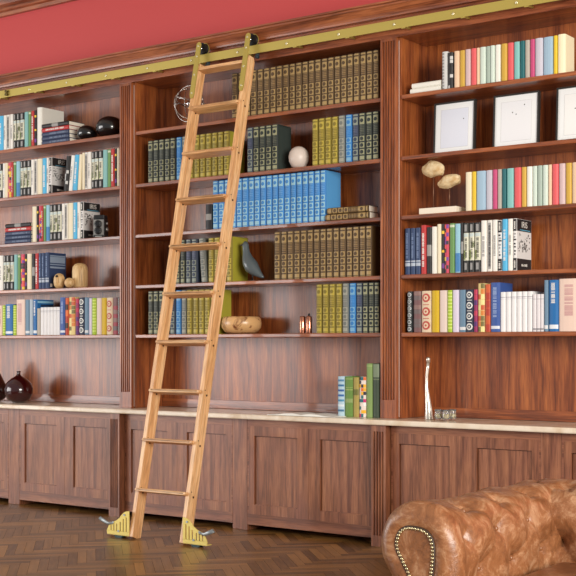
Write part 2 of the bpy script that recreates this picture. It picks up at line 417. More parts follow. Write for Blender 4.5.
# feet: slotted brass plates with spring castors and levers
for s in (-1, 1):
    xb = s * .257
    ft = empty('foot_bracket', (xb, .005, 0)); ft.parent = LT
    q = s
    out = [(0, .035), (.165, .035), (.172, .06), (.165, .10), (.145, .125), (.10, .145), (.075, .165), (.055, .20), (.03, .225), (0, .232)]
    # plate with real slots: vertical bars between a base strip and the shaped top
    def topz(x):
        P = out[1:]
        for (xa, za), (xb_, zb_) in zip(P, P[1:]):
            lo, hi = min(xa, xb_), max(xa, xb_)
            if lo <= x <= hi and hi > lo and za >= .09: return za + (zb_ - za) * (x - xa) / (xb_ - xa)
        return .07
    mb = MB()
    mb.prism([(0, .035), (.168, .035), (.172, .062), (0, .062)], -.004, .004, 'y')
    slots = [.018, .041, .064, .092, .114, .136]; sw = .010
    edges = [0] + [e_ for s_ in slots for e_ in (s_ - sw / 2 + .003, s_ + sw / 2 + .003)] + [.168]
    for i in range(0, len(edges), 2):
        a_, c_ = edges[i], edges[i + 1]
        mb.prism([(a_, .06), (c_, .06), (c_, min(topz(c_), .232)), (a_, min(topz(a_), .232))], -.004, .004, 'y')
    for i in range(1, len(edges) - 1, 2):
        a_, c_ = edges[i], edges[i + 1]; za, zc = topz(a_), topz(c_); lo = .06 + (min(za, zc) - .06) * .72
        mb.prism([(a_, lo), (c_, lo), (c_, zc), (a_, za)], -.004, .004, 'y')
    for v in mb.bm.verts: v.co.x *= q * 1.28; v.co.z = v.co.z * .90 - .008
    pl = mb.build('plate', BRASSY, ft)
    mb = MB(); mb.box(0, .168, -.004, .05, .030, .036)
    for v in mb.bm.verts: v.co.x *= q * 1.28; v.co.z = v.co.z * .90 - .008
    mb.build('flange', BRASSY, ft)
    mb = MB(); mb.tube([(.085, .0, .030), (.085, .05, .030)], .030, 20)
    for v in mb.bm.verts: v.co.x *= q * 1.28; v.co.z = v.co.z * .90 - .008
    mb.build('castor', flat((40, 66, 66), .5, 0, 0, 'teal_rubber'), ft)
    mb = MB(); mb.tube([(.12, -.008, .125), (.155, -.01, .118), (.178, -.011, .128), (.222, -.012, .156)], [.009, .013, .015, .016], 10, sq=.4)
    for v in mb.bm.verts: v.co.x *= q * 1.28; v.co.z = v.co.z * .90 - .008
    mb.build('lever', ZINC, ft)
    for x_, z_ in ((.032, .19), (.12, .122), (.078, .055)):
        MB().tube([(x_ * q * 1.28, -.004, z_ * .9), (x_ * q * 1.28, -.010, z_ * .9)], .008, 10).build('screw', ZINC, ft)

# ------------------------------------------------------------------ books
ORD = 'zero first second third fourth fifth sixth seventh eighth ninth tenth eleventh twelfth thirteenth fourteenth fifteenth sixteenth seventeenth eighteenth nineteenth twentieth'.split()
def ordw(n):
    if n <= 20: return ORD[n]
    return {2: 'twenty-', 3: 'thirty-', 4: 'forty-'}[n // 10] + ORD[n % 10] if n % 10 else {30: 'thirtieth', 40: 'fortieth'}[n]
PAGE = flat((244, 236, 220), .8, name='page_edges')
INK = flat((34, 30, 32), .6, name='ink'); WHT = flat((238, 234, 226), .5, name='white_print'); GREYP = flat((150, 148, 146), .5, name='grey_print')
def cloth(rgb, rough=.55): return flat(rgb, rough, name='book_cloth')
def book_mesh(w, h, d, cover, cov='paper'):
    mb = MB(); b = min(w * .32, .014); t = min(.003, w * .15)
    pts = [(w / 2, d)]
    for k in range(7):
        a = PI * k / 6; pts.append((w / 2 * math.cos(a), b - b * math.sin(a)))
    pts.append((-w / 2, d)); pts += [(-w / 2 + t, d), (-w / 2 + t, b + t), (w / 2 - t, b + t), (w / 2 - t, d)]
    mb.prism(pts, 0, h, 'z')
    me = mb.mesh('cover'); me.materials.append(cover)
    pb = MB(); pb.box(-w / 2 + t + .0002, w / 2 - t - .0002, b + t + .0002, d - .005, .004, h - .004)
    pm = pb.mesh('page_block'); pm.materials.append(PAGE)
    return me, pm, b
class Deco:
    """printed areas wrapped over the rounded spine (u 0..1 across, z 0..1 up) and on the right-hand board"""
    def __init__(s, w, h, d, b): s.w, s.h, s.d, s.b = w, h, d, b; s.mb = MB()
    def xy(s, u, e=.0006):
        a = PI * (1 - u); x = (s.w / 2) * math.cos(a); y = s.b - s.b * math.sin(a)
        # outward normal is roughly -y near the middle
        return x * (1 + e / max(s.w / 2, .001) * .3), y - e
    def patch(s, u0, u1, z0, z1, m, e=.0010):
        n = max(1, int(math.ceil((u1 - u0) * 6)))
        for k in range(n):
            a, c = u0 + (u1 - u0) * k / n, u0 + (u1 - u0) * (k + 1) / n
            p, q = s.xy(ang(a), e), s.xy(ang(c), e)
            s.mb.quad([(p[0], p[1], z0 * s.h), (q[0], q[1], z0 * s.h), (q[0], q[1], z1 * s.h), (p[0], p[1], z1 * s.h)], m)
    def dot(s, u, z, ru, m, e=.0019):
        bm = s.mb.bm; i = s.mb.mi(m); ring = []
        for k in range(10):
            a = 2 * PI * k / 10; p = s.xy(ang(u + ru * math.cos(a)), e); ring.append(bm.verts.new((p[0], p[1], z * s.h + ru * s.w * math.sin(a))))
        p = s.xy(ang(u), e + .0004); c = bm.verts.new((p[0], p[1], z * s.h))
        for k in range(10):
            f = bm.faces.new((c, ring[k], ring[(k + 1) % 10])); f.material_index = i
    def side(s, v0, v1, z0, z1, m, e=.0006):
        x = s.w / 2 + e
        s.mb.quad([(x, s.b + (s.d - s.b) * v0, z0 * s.h), (x, s.b + (s.d - s.b) * v1, z0 * s.h), (x, s.b + (s.d - s.b) * v1, z1 * s.h), (x, s.b + (s.d - s.b) * v0, z1 * s.h)], m)
def ang(u):   # equal steps in x rather than in angle
    c = max(-1, min(1, 2 * u - 1)); return 1 - math.acos(c) / PI
def title(D, z0, z1, m, u0=.3, u1=.7, rnd=random):
    z = z0
    while z < z1 - .01:
        l = rnd.uniform(.006, .016); D.patch(u0, u1, z, min(z + l, z1), m, .0015); z += l + rnd.uniform(.004, .009)
        if rnd.random() < .12: z += .02
def ency(base, gilt, mid, board):
    def f(D, rnd):
        g = cloth(gilt, .45); k = cloth(base); q = cloth(mid, .5)
        D.patch(.12, .88, .955, .985, g)
        for z0, z1 in ((.765, .925), (.415, .520), (.275, .385), (.135, .245), (.03, .105)):
            D.patch(.12, .88, z0, z1, g)
        for z in (.845, .467, .330, .190):
            D.dot(.5, z, .27, k)
        for z0, z1 in ((.735, .75), (.70, .715), (.665, .685), (.625, .65), (.595, .61), (.555, .57)):
            D.patch(.16, .84, z0, z1, q)
        D.patch(.12, .88, .005, .015, g)
        if board: D.side(.004, .992, .004, .996, cloth(board))
    return f
def plain(bands=(), ttl=None, tc=None):
    def f(D, rnd):
        for z0, z1, c in bands: D.patch(0.02, .98, z0, z1, cloth(c))
        if ttl: title(D, ttl[0], ttl[1], tc or INK, rnd=rnd)
    return f
def pattern(cols, n=14, sub=2):
    def f(D, rnd):
        for k in range(n):
            for j in range(sub):
                if rnd.random() < .72: D.patch(.03 + .94 * j / sub, .03 + .94 * (j + 1) / sub, (k + .05) / n, (k + .95) / n, cloth(rnd.choice(cols)))
    return f
def botan(c2):
    def f(D, rnd):
        D.patch(.02, .98, .24, .80, cloth((214, 212, 190)))
        D.patch(.02, .5, .26, .45, cloth((176, 196, 100))); D.patch(.1, .9, .72, .79, cloth((170, 200, 214)))
        title(D, .30, .70, INK, .35, .75, rnd)
        for z in (.12, .90): D.patch(.28, .72, z - .07, z + .07, GREYP)
        if c2: D.patch(.5, .98, .5, .62, cloth((150, 160, 110)))
    return f
def medal(c1, c2):     # ornamental repeated pattern
    def f(D, rnd):
        n = max(3, int(D.h / (D.w * 1.12)))
        for k in range(n):
            z = (k + .5) / n; D.dot(.5, z, .40, cloth(c1), .0014); D.dot(.5, z, .24, cloth(c2), .0022); D.dot(.5, z, .10, cloth(c1), .0028)
            if k < n - 1: D.patch(.2, .8, z + .5 / n - .008, z + .5 / n + .008, cloth(c1))
    return f
def iris_spine(D, rnd):
    D.patch(.05, .95, .76, .99, INK); D.patch(.05, .95, .01, .24, INK)
    for z in (.30, .36, .44, .5, .58, .63, .69): D.patch(.1 + rnd.random() * .3, .6 + rnd.random() * .35, z, z + .03, INK if rnd.random() < .6 else GREYP)
    title(D, .80, .96, WHT, .3, .7, rnd); title(D, .05, .2, WHT, .3, .7, rnd)
def iris_side(D, rnd):
    D.side(.0, .99, .765, .995, INK); D.side(.0, .99, .005, .235, INK)
    for _ in range(46):
        v = rnd.uniform(.03, .85); z = rnd.uniform(.36, .70); D.side(v, v + rnd.uniform(.03, .1), z, z + rnd.uniform(.015, .05), rnd.choice([INK, GREYP, GREYP]), .0007 + rnd.random() * .0006)
    D.side(.2, .9, .785, .80, cloth((90, 170, 200)), .0012)
    z = .10
    for v in (.30, .36, .41, .50, .56, .61, .66): D.side(v, v + .035, .09, .125 + rnd.random() * .02, WHT, .0012)
TAN = ((84, 62, 34), (166, 138, 88), (140, 112, 70)); DGR = ((34, 42, 40), (150, 150, 116), (86, 90, 74)); YEL = ((128, 112, 30), (186, 166, 66), (170, 150, 58))
BLU = ((60, 132, 200), (150, 196, 214), (96, 156, 214)); GRY = ((112, 116, 112), (158, 158, 144), (140, 140, 132)); NBL = ((50, 60, 80), (136, 144, 132), (80, 86, 112))
BL2 = ((44, 120, 190), (118, 172, 206), (70, 140, 204))
ST_ = {
 'tan': ('tan gilt-banded encyclopedia volume', TAN[0], ency(*TAN, None)), 'dgr': ('dark green gilt-banded encyclopedia volume', DGR[0], ency(*DGR, (52, 62, 58))),
 'yel': ('mustard yellow encyclopedia volume', YEL[0], ency(*YEL, (168, 160, 52))), 'blu': ('sky blue encyclopedia volume', BLU[0], ency(*BLU, (88, 160, 218))),
 'bl2': ('bright blue encyclopedia volume', BL2[0], ency(*BL2, (70, 140, 204))),
 'gry': ('grey gilt-banded encyclopedia volume', GRY[0], ency(*GRY, None)), 'nbl': ('navy gilt-banded encyclopedia volume', NBL[0], ency(*NBL, None)),
}
def sty(key):
    return ST_[key]
def reg(key, desc, rgb, deco=None): ST_[key] = (desc, rgb, deco or plain())
reg('white', 'white-spined book', (236, 232, 224), plain(ttl=(.3, .7), tc=GREYP)); reg('cream', 'cream-spined book', (234, 222, 192)); reg('wgt', 'white book with a grey title strip', (226, 222, 214), lambda D, r: (D.patch(.3, .8, .05, .95, GREYP), title(D, .1, .9, INK, .35, .75, r)))
reg('skyb', 'sky blue book', (80, 178, 222), plain(ttl=(.2, .8), tc=WHT)); reg('lblu', 'pale blue book', (150, 196, 214), lambda D, r: D.patch(.02, .98, .02, .4, cloth((70, 130, 184))))
reg('grn', 'green book', (104, 146, 84), plain([(.92, .97, (200, 210, 180))])); reg('teal', 'pale teal book', (132, 182, 180)); reg('red', 'red book', (186, 48, 48), plain(ttl=(.15, .85), tc=WHT))
reg('pnk', 'multicoloured book on pink', (204, 70, 96), pattern([(236, 200, 60), (120, 60, 150), (230, 90, 80), (60, 50, 60)], 12, 2))
reg('blky', 'black book with yellow marks', (36, 32, 34), plain([(.42, .47, (236, 190, 40)), (.80, .86, (236, 200, 60)), (.1, .2, (110, 60, 140))])); reg('blk', 'black book', (32, 30, 32), plain([(.38, .62, (150, 148, 144))]))
reg('bota', 'black and cream botanical book', (38, 38, 36), botan(0)); reg('botb', 'black, cream and green botanical book', (34, 34, 34), botan(1)); reg('botc', 'black and cream titled botanical book', (36, 34, 36), botan(0))
reg('iris', 'black and white photography book', (224, 222, 220), iris_spine)
reg('navs', 'navy book with a silver label', (46, 66, 104), plain([(.18, .25, (176, 186, 200)), (.27, .30, (176, 186, 200))], (.35, .9), cloth((120, 140, 176)))); reg('ltgr', 'pale grey-blue book', (176, 190, 200))
reg('royal', 'royal blue book', (58, 88, 156), plain([(.06, .12, (220, 224, 232))], (.3, .9), cloth((150, 170, 210)))); reg('sea', 'sea blue book with white lettering', (28, 104, 168), plain([(.05, .13, (226, 230, 234))], (.55, .95), WHT))
reg('pink', 'pale pink book', (232, 204, 188), plain(ttl=(.3, .9), tc=cloth((200, 150, 150)))); reg('slate', 'slate blue book', (104, 134, 158), plain([(.05, .12, (220, 220, 220))]))
reg('wset', 'slim white matching volume', (232, 230, 230), plain([(.86, .875, (150, 150, 160)), (.82, .83, (190, 190, 196))])); reg('wset2', 'short white matching volume', (222, 216, 218), plain([(.04, .09, (150, 146, 150)), (.86, .88, (180, 176, 180))]))
reg('photo', 'cream and orange illustrated book', (226, 200, 130), pattern([(236, 222, 150), (214, 130, 60), (200, 90, 50), (120, 110, 60)], 9, 2)); reg('orange', 'orange illustrated book', (206, 92, 44), pattern([(230, 120, 60), (180, 60, 40), (70, 50, 40)], 6, 1))
reg('mag', 'magenta book', (150, 40, 90), pattern([(90, 40, 110), (190, 50, 80)], 8, 1)); reg('bwp', 'navy and white patterned book', (34, 42, 66), medal((226, 226, 220), (34, 42, 66)))
reg('lime', 'lime green book', (168, 196, 48), plain([(k / 12, k / 12 + .03, (210, 226, 120)) for k in range(1, 12)])); reg('lila', 'pale lilac book', (214, 204, 222)); reg('beig', 'beige pink book', (224, 204, 194)); reg('must', 'mustard yellow book', (208, 172, 20))
reg('redp', 'cream book with red ornaments', (222, 200, 170), medal((186, 76, 66), (226, 200, 168))); reg('mauv', 'mauve patterned book', (120, 84, 84), pattern([(160, 60, 72), (110, 96, 96), (140, 110, 104)], 9, 1)); reg('bwo', 'black book with white ornaments', (30, 34, 38), medal((200, 206, 206), (30, 34, 38)))
reg('peach', 'peach book', (230, 196, 164)); reg('gold', 'gold book', (204, 164, 62)); reg('rosg', 'dusty pink book', (206, 180, 180)); reg('coral', 'coral red book', (222, 92, 96)); reg('mint', 'pale mint book', (206, 220, 208)); reg('sage', 'grey-green book', (164, 180, 168))
reg('ivory', 'thick ivory book', (244, 232, 196)); reg('aqua', 'aqua book', (130, 190, 186)); reg('dteal', 'dark teal book', (24, 98, 104)); reg('taupe', 'taupe book', (180, 172, 160)); reg('hotp', 'raspberry pink book', (196, 72, 120)); reg('lgry', 'lilac grey book', (196, 192, 204)); reg('dbl', 'dusty blue book', (158, 186, 206)); reg('yelw', 'bright yellow book', (226, 190, 40)); reg('whit', 'plain white book', (234, 232, 222))
reg('wgr', 'white book with a black patterned strip', (206, 206, 204), lambda D, r: [D.patch(.1, .45, k / 12, k / 12 + .05, GREYP) for k in range(12)]); reg('blkp', 'black book with white patches', (40, 38, 38), pattern([(200, 200, 198), (40, 38, 38), (30, 28, 28)], 10, 2))
reg('bwst', 'blue and white striped book', (180, 206, 220), plain([(k / 8, k / 8 + .05, c) for k, c in enumerate([(60, 110, 150), (220, 230, 236), (70, 140, 180), (40, 100, 170), (40, 90, 160), (50, 110, 160), (80, 130, 170)], 1)]))
reg('gvin', 'green cloth book with gilt lines', (104, 140, 64), plain([(.66, .68, (170, 180, 110)), (.72, .73, (170, 180, 110)), (.35, .45, (140, 160, 100)), (.93, .95, (160, 180, 110))])); reg('oliv', 'olive book with a green label', (168, 150, 78), plain([(.55, .70, (110, 110, 50))]))
reg('mult', 'brightly patterned multicoloured book', (236, 220, 210), pattern([(200, 40, 110), (240, 180, 40), (30, 110, 120), (40, 40, 60), (240, 240, 236), (230, 110, 50)], 11, 3)); reg('tgrn', 'tall light green book', (130, 156, 90), plain([(.95, .96, (180, 196, 130))])); reg('dkg', 'tall dark green book with a grey-green top', (60, 74, 58), plain([(.75, .99, (120, 134, 108)), (.70, .72, (110, 120, 90))]))
reg('navy', 'navy blue book', (50, 62, 92), plain(ttl=(.3, .9), tc=cloth((120, 136, 164)))); reg('ochr', 'ochre photo book', (214, 170, 70))
MESH = {}
def book(x0, x1, z, h, key, label, group, y=.045, d=.2, lean=0, sidefn=None, sub=None):
    desc, rgb, deco = sty(key)
    w = round(x1 - x0, 4); h = round(h, 4)
    rnd = random.Random(len(MESH) * 31 + 5)
    ck = (w, h, d, key, bool(sidefn))
    if ck not in MESH:
        cover, pages, b = book_mesh(w, h, d, cloth(rgb))
        D = Deco(w, h, d, b); deco(D, rnd)
        if sidefn: sidefn(D, rnd)
        nv = len(D.mb.bm.verts)
        dm = None
        if nv:
            me = bpy.data.meshes.new('spine_printing'); D.mb.bm.to_mesh(me); D.mb.bm.free()
            for m in D.mb.mats: me.materials.append(m)
            dm = me
        MESH[ck] = (cover, pages, dm)
    cover, pages, dm = MESH[ck]
    t = empty('book', ((x0 + x1) / 2, y, z), label, 'book', group)
    for nm, me in (('cover', cover), ('page_block', pages), ('spine_printing', dm)):
        if me is None: continue
        o = bpy.data.objects.new(nm, me); COL.objects.link(o)
        if nm == 'spine_printing': o.parent = c_
        else: o.parent = t
        if nm == 'cover': c_ = o
    if lean: t.rotation_euler = (0, lean, 0)
    return t
def row(items, z, h, where, group, y=.045, d=.2, cnt=1):
    """items: (px0, px1, style[, height factor or absolute height])"""
    jr = random.Random(hash(where) % 97 if False else len(where))
    last = None
    for it in items:
        x0 = at(it[0], 200, y)[0]; x1 = at(it[1], 200, y)[0]; key = it[2]; hh = it[3] if len(it) > 3 else h
        opt = it[4] if len(it) > 4 else {}
        g = .0022 if key in ('tan', 'dgr', 'yel', 'blu', 'bl2', 'gry', 'nbl') else .0007
        if last is not None and x0 < last: x0 = last
        last = x1
        lab = '%s, %s from the left, %s' % (sty(key)[0], ordw(cnt), where)
        book(x0 + g, x1 - g, z, hh, key, lab, group, y + jr.uniform(0, .006), opt.get('d', d), opt.get('lean', 0), opt.get('side'))
        cnt += 1
    return cnt
def span(px0, px1, n, key, **k):
    return [(px0 + (px1 - px0) * i / n, px0 + (px1 - px0) * (i + 1) / n, key) for i in range(n)]
def flatbook(x0, x1, z, th, key, label, group, y=.045, d=.2, rev=False):
    """book lying on its side, spine to the room, its top edge pointing right"""
    t = book(-th / 2, th / 2, 0, x1 - x0, key, label, group, y, d)
    t.location = (x0, y, z + th / 2); t.rotation_euler = (0, PI / 2, 0)
    return t

def side_navy(D, r):
    for z0, z1 in ((.90, .93), (.72, .89), (.66, .69), (.57, .62)): D.side(.05, .95, z0, z1, cloth((140, 158, 180)))
    D.side(.06, .18, .05, .14, WHT)
def side_ency(c):
    def f(D, r):
        D.side(.03, .97, .975, .985, cloth(c)); D.side(.03, .97, .015, .025, cloth(c)); D.side(.03, .045, .02, .98, cloth(c)); D.side(.955, .97, .02, .98, cloth(c))
    return f
def side_blue(D, r):
    D.side(.0, .99, .90, .96, cloth((150, 200, 224))); D.side(.2, .99, .80, .86, cloth((30, 50, 80)), .0008)
IR = {'side': iris_side, 'd': .205}
# ---- left bay
g = 'books on the top shelf of the left bay'; wh = "top shelf of left bay"
row([(-3, 2.5, 'skyb'), (2.7, 5.6, 'white'), (5.7, 9, 'wgt'), (9.3, 12.6, 'white'), (12.8, 15.6, 'bota'), (15.8, 18.8, 'botb'), (19, 23.3, 'botc'), (23.5, 27.5, 'teal'), (27.7, 30.3, 'grn'), (30.5, 33.8, 'red'), (34, 36, 'blky'),
     (36.2, 41.2, 'whit', .335, {'d': .27})], SH[0], .315, wh, g)
g = 'books lying flat on the top shelf of the left bay'
x0, x1 = at(41.8, 0, .045)[0], at(68.5, 0, .045)[0]; z = SH[0]
for i, (k, l) in enumerate([('navy', 'bottom'), ('navy', 'second from bottom'), ('navy', 'third from bottom'), ('red', 'second from top'), ('blk', 'topmost')]):
    flatbook(x0, x1 - .002 * i, z, .036, k, '%s lying flat, %s of the stack beside the shiny black stones' % (sty(k)[0], l), g, d=.205); z += .0365
BASE = [('white', 2.8), ('pnk', 3.2), ('grn', 2.6), ('lblu', 3.4), ('bota', 3.4), ('botb', 3.6), ('botc', 4), ('white', 3.3), ('wgt', 3.2), ('cream', 4.3), ('skyb', 4.2), ('white', 2.7)]
g = 'books on the second shelf of the left bay'; wh = "second shelf of left bay"
c = row([(-3, 1.6, 'botc'), (2, 4.2, 'white'), (4.3, 7, 'cream'), (7.1, 10.8, 'pnk'), (10.9, 12.6, 'red'), (12.7, 15.3, 'grn'), (15.5, 19.2, 'lblu'), (19.4, 22.5, 'bota'), (22.6, 26, 'botb'), (26.2, 30, 'botc'), (30.2, 33, 'white'), (33.2, 36.5, 'wgt'),
     (36.6, 41.2, 'cream'), (41.4, 45.5, 'skyb'), (45.6, 48.1, 'white'), (48.2, 51.2, 'iris', .315, dict(IR))], SH[1], .315, wh, g)
# leaning group: bases step right, tops lean away to the right
for px, pw, k, ln in ((62.5, 3.6, 'blkp', .125), (67.5, 3.4, 'white', .115), (71.6, 4.2, 'skyb', .10), (76.6, 2.8, 'cream', .075)):
    xa, xb = at(px, 0, .045)[0], at(px + pw, 0, .045)[0]
    book(xa, xb, SH[1] + .003 + (xb - xa) / 2 * math.sin(ln), .305, k, '%s leaning right, %s from left, %s' % (sty(k)[0], ordw(c), wh), g, .05, .19, lean=ln); c += 1
row([(81.5, 83.6, 'cream'), (83.8, 87, 'wgt'), (87.2, 90.3, 'white'), (90.5, 93.8, 'bota'), (94, 97.5, 'botb'), (97.7, 102, 'botc'), (102.2, 106.5, 'teal'), (106.7, 110, 'grn'), (110.2, 114, 'red'), (114.1, 116, 'blky'), (116.1, 119, 'cream')], SH[1], .318, wh, g, cnt=c)
g = 'books on the third shelf of the left bay'; wh = "third shelf of left bay"
x0, x1 = at(4.5, 0, .045)[0], at(30.2, 0, .045)[0]; z = SH[2]
for i, (k, l) in enumerate([('navy', 'bottom'), ('navy', 'second from bottom'), ('navy', 'third from bottom'), ('red', 'second from top'), ('blk', 'topmost')]):
    flatbook(x0 + .002 * i, x1 - .002, z, .0355, k, "%s lying flat, %s of the stack, %s" % (sty(k)[0], l, wh), 'books lying flat on the third shelf of the left bay', d=.205); z += .036
row([(31, 35.7, 'cream'), (35.8, 37.6, 'blky'), (37.8, 41, 'pnk'), (41.1, 42.6, 'red'), (42.8, 45, 'grn'), (45.2, 48.9, 'lblu'), (49, 52.5, 'bota'), (52.6, 56.4, 'botb'), (56.6, 61, 'botc'), (61.1, 64, 'white'), (64.1, 67, 'wgt'), (67.1, 72.4, 'cream'), (72.5, 76.6, 'skyb'), (76.7, 79.6, 'white'),
     (79.7, 82.6, 'iris', .315, dict(IR))], SH[2], .315, wh, g)
g = 'books on the fourth shelf of the left bay'; wh = "fourth shelf of left bay"
row([(-4, 2.2, 'white'), (2.4, 5.4, 'bota'), (5.6, 8.9, 'botb'), (9.1, 13, 'botc'), (13.2, 16.7, 'teal'), (16.9, 19.6, 'grn'), (20, 24, 'pnk'), (24.1, 26, 'blky'), (26.2, 30.6, 'cream'), (31, 34, 'blk'), (34.2, 37.6, 'red'), (37.8, 40.6, 'navs'), (40.8, 43.8, 'navs'), (44, 47.6, 'navs', .318, {'side': side_navy, 'd': .215})], SH[3], .315, wh, g)
g = 'books on the lowest shelf of the left bay'; wh = "lowest shelf of left bay"
row([(-3, 1.4, 'pink', .27), (1.6, 4.4, 'lime', .27), (4.6, 11.9, 'sea', .28), (12, 15.2, 'lime', .27), (15.4, 24, 'pink', .318), (24.2, 28.8, 'slate', .315), (29, 32, 'ltgr', .315), (32.1, 36, 'sea', .315, {'side': side_blue, 'd': .205}),
     (36.4, 39.4, 'taupe', .235)] + [(a_, b_, 'wset', .243) for a_, b_, _ in span(39.6, 59, 6, 0)] + [(59.2, 64.4, 'royal', .325), (64.6, 67.6, 'orange', .32), (67.8, 74.4, 'photo', .325), (74.6, 78, 'mag', .31), (78.2, 83.6, 'bwp', .32), (83.8, 87.6, 'slate', .318), (88, 91.2, 'lila', .31), (91.4, 95.3, 'lime', .31), (95.5, 100.4, 'beig', .31), (100.6, 105.6, 'must', .31), (105.8, 112, 'redp', .31), (112.2, 117.6, 'mauv', .31), (117.7, 119.2, 'bwo', .31)], SH[4], .31, wh, g)
# ---- centre bay
g = 'encyclopedia volumes on the top shelf of the centre bay'; wh = "top shelf of centre bay"
row(span(230.5, 378.4, 23, 'tan'), SH[0], .352, wh, g)
# equal volumes: use real equal widths
g = 'encyclopedia volumes on the second shelf of the centre bay'; wh = "second shelf of centre bay"
c = row(span(146.8, 175, 5, 'dgr') + [(175.2, 180.8, 'bl2'), (181, 186.4, 'gry')] + span(187, 222.6, 6, 'yel') + [(222.8, 228.8, 'yel')], SH[1], .344, wh, g)
c = row([(246, 252.2, 'nbl')] + span(252.4, 271, 3, 'dgr') + [(271.2, 277.4, 'dgr', .346, {'side': side_ency((130, 130, 96)), 'd': .18})], SH[1], .346, wh, g, cnt=c)
row(span(311, 337.4, 4, 'yel') + [(337.6, 344.2, 'gry'), (344.4, 351.2, 'bl2'), (351.4, 358, 'nbl')] + span(358.2, 378.4, 3, 'dgr'), SH[1], .346, wh, g, cnt=c)
g = 'encyclopedia volumes on the third shelf of the centre bay'; wh = "third shelf of centre bay"
row([(204.6, 210.6, 'blk', .20)] + span(211.5, 325.4, 19, 'blu'), SH[2], .378, wh, g, d=.205)
x0, x1 = at(326.5, 0, .045)[0], at(369, 0, .045)[0]
flatbook(x0, x1 + .006, SH[2], .047, 'tan', 'tan encyclopedia volume lying flat, lower of two beside the sky blue set', 'two tan volumes lying flat', d=.14, y=.03)
flatbook(x0 + .012, x1 - .002, SH[2] + .0475, .047, 'tan', 'tan encyclopedia volume lying flat, upper of two beside the sky blue set', 'two tan volumes lying flat', d=.14, y=.034)
g = 'encyclopedia volumes on the fourth shelf of the centre bay'; wh = "fourth shelf of centre bay"
c = row([(171, 175, 'dgr'), (175.2, 179.4, 'dgr'), (179.6, 184.6, 'dgr'), (184.8, 190.4, 'nbl'), (190.6, 196.6, 'nbl')], SH[3], .35, wh, g)
xa, xb = at(201.2, 0, .045)[0], at(206.6, 0, .045)[0]
book(xa - .008, xb - .008, SH[3] + .004, .35, 'gry', 'grey encyclopedia volume leaning left on the centre bay\'s fourth shelf', g, .05, .18, lean=-.085); c += 1
row(span(207.2, 225.4, 3, 'yel') + [(225.6, 231.4, 'yel', .352, {'d': .205})], SH[3], .35, wh, g, cnt=c)
row(span(273.4, 371.4, 15, 'tan'), SH[3], .362, 'beyond the bird, fourth shelf of centre bay', g, d=.2)
g = 'encyclopedia volumes on the lowest shelf of the centre bay'; wh = "lowest shelf of centre bay"
c = row(span(147, 169, 4, 'dgr') + [(169.2, 174.6, 'nbl'), (174.8, 180.2, 'bl2'), (180.4, 185.8, 'gry')] + span(186, 215.2, 5, 'yel'), SH[4], .352, wh, g)
row(span(315, 341.4, 4, 'yel') + [(341.6, 348, 'gry'), (348.2, 355, 'bl2'), (355.2, 361.8, 'nbl')] + span(362, 379, 3, 'dgr')[:3], SH[4], .36, wh, g, cnt=c)
g = 'books on the worktop under the centre bay'; wh = 'on the worktop'
row([(337, 343.6, 'bwst', .29), (343.8, 352, 'gvin', .29), (352.2, 358, 'oliv', .285), (358.2, 365.4, 'mult', .29), (365.6, 371.8, 'tgrn', .385), (372, 378.6, 'dkg', .385)], CT, .29, wh, g, y=.0, d=.19)
# ---- right bay
g = 'books on the top shelf of the right bay'; wh = "top shelf of right bay"
x0 = at(410, 0, .045)[0]; x1 = at(440, 0, .045)[0]
flatbook(x0, x1, SH[0], .036, 'whit', 'white book lying flat, lower of the two beside the black patterned spine', 'two white books lying flat', d=.2)
flatbook(x0 + .013, x1, SH[0] + .0365, .036, 'whit', 'white book lying flat, upper of the two beside the black patterned spine', 'two white books lying flat', d=.2)
row([(441, 447, 'wgr', .262), (447.2, 452.6, 'blkp', .25), (453.6, 458.6, 'peach'), (458.8, 464.4, 'gold'), (464.6, 470.2, 'rosg'), (470.4, 475.8, 'coral'), (476, 479, 'peach'), (479.2, 485.2, 'mint'), (485.4, 489.6, 'sage'), (489.8, 494, 'mint'), (494.2, 500, 'whit'), (500.2, 506.6, 'gold'), (506.8, 512.8, 'coral'), (513, 519.2, 'aqua'), (519.4, 524, 'dteal'), (524.2, 529.2, 'taupe'), (529.4, 534.2, 'hotp'), (534.4, 542.2, 'lgry'), (542.4, 552.8, 'dbl'), (553, 556.8, 'yelw'), (557, 565, 'ivory', .255, {'d': .15})], SH[0], .252, wh, g, d=.16)
g = 'books on the third shelf of the right bay'; wh = "third shelf of right bay"
row([(464.6, 471, 'cream'), (471.2, 475.4, 'yelw'), (475.6, 484.8, 'dbl'), (485, 492, 'lgry'), (492.2, 496.6, 'hotp'), (496.8, 501.4, 'taupe'), (501.6, 505.6, 'dteal'), (505.8, 513.2, 'aqua'), (513.4, 520.6, 'coral'), (520.8, 525.6, 'gold'), (525.8, 531.8, 'whit'), (532, 536.6, 'mint'), (536.8, 541.6, 'sage'), (541.8, 547.4, 'mint'), (547.6, 551.2, 'peach'), (551.4, 558, 'coral'), (558.2, 564.6, 'rosg'), (564.8, 571, 'gold'), (571.2, 579, 'peach'), (579.2, 586, 'sage')], SH[2], .265, wh, g, d=.16)
g = 'books on the fourth shelf of the right bay'; wh = "fourth shelf of right bay"
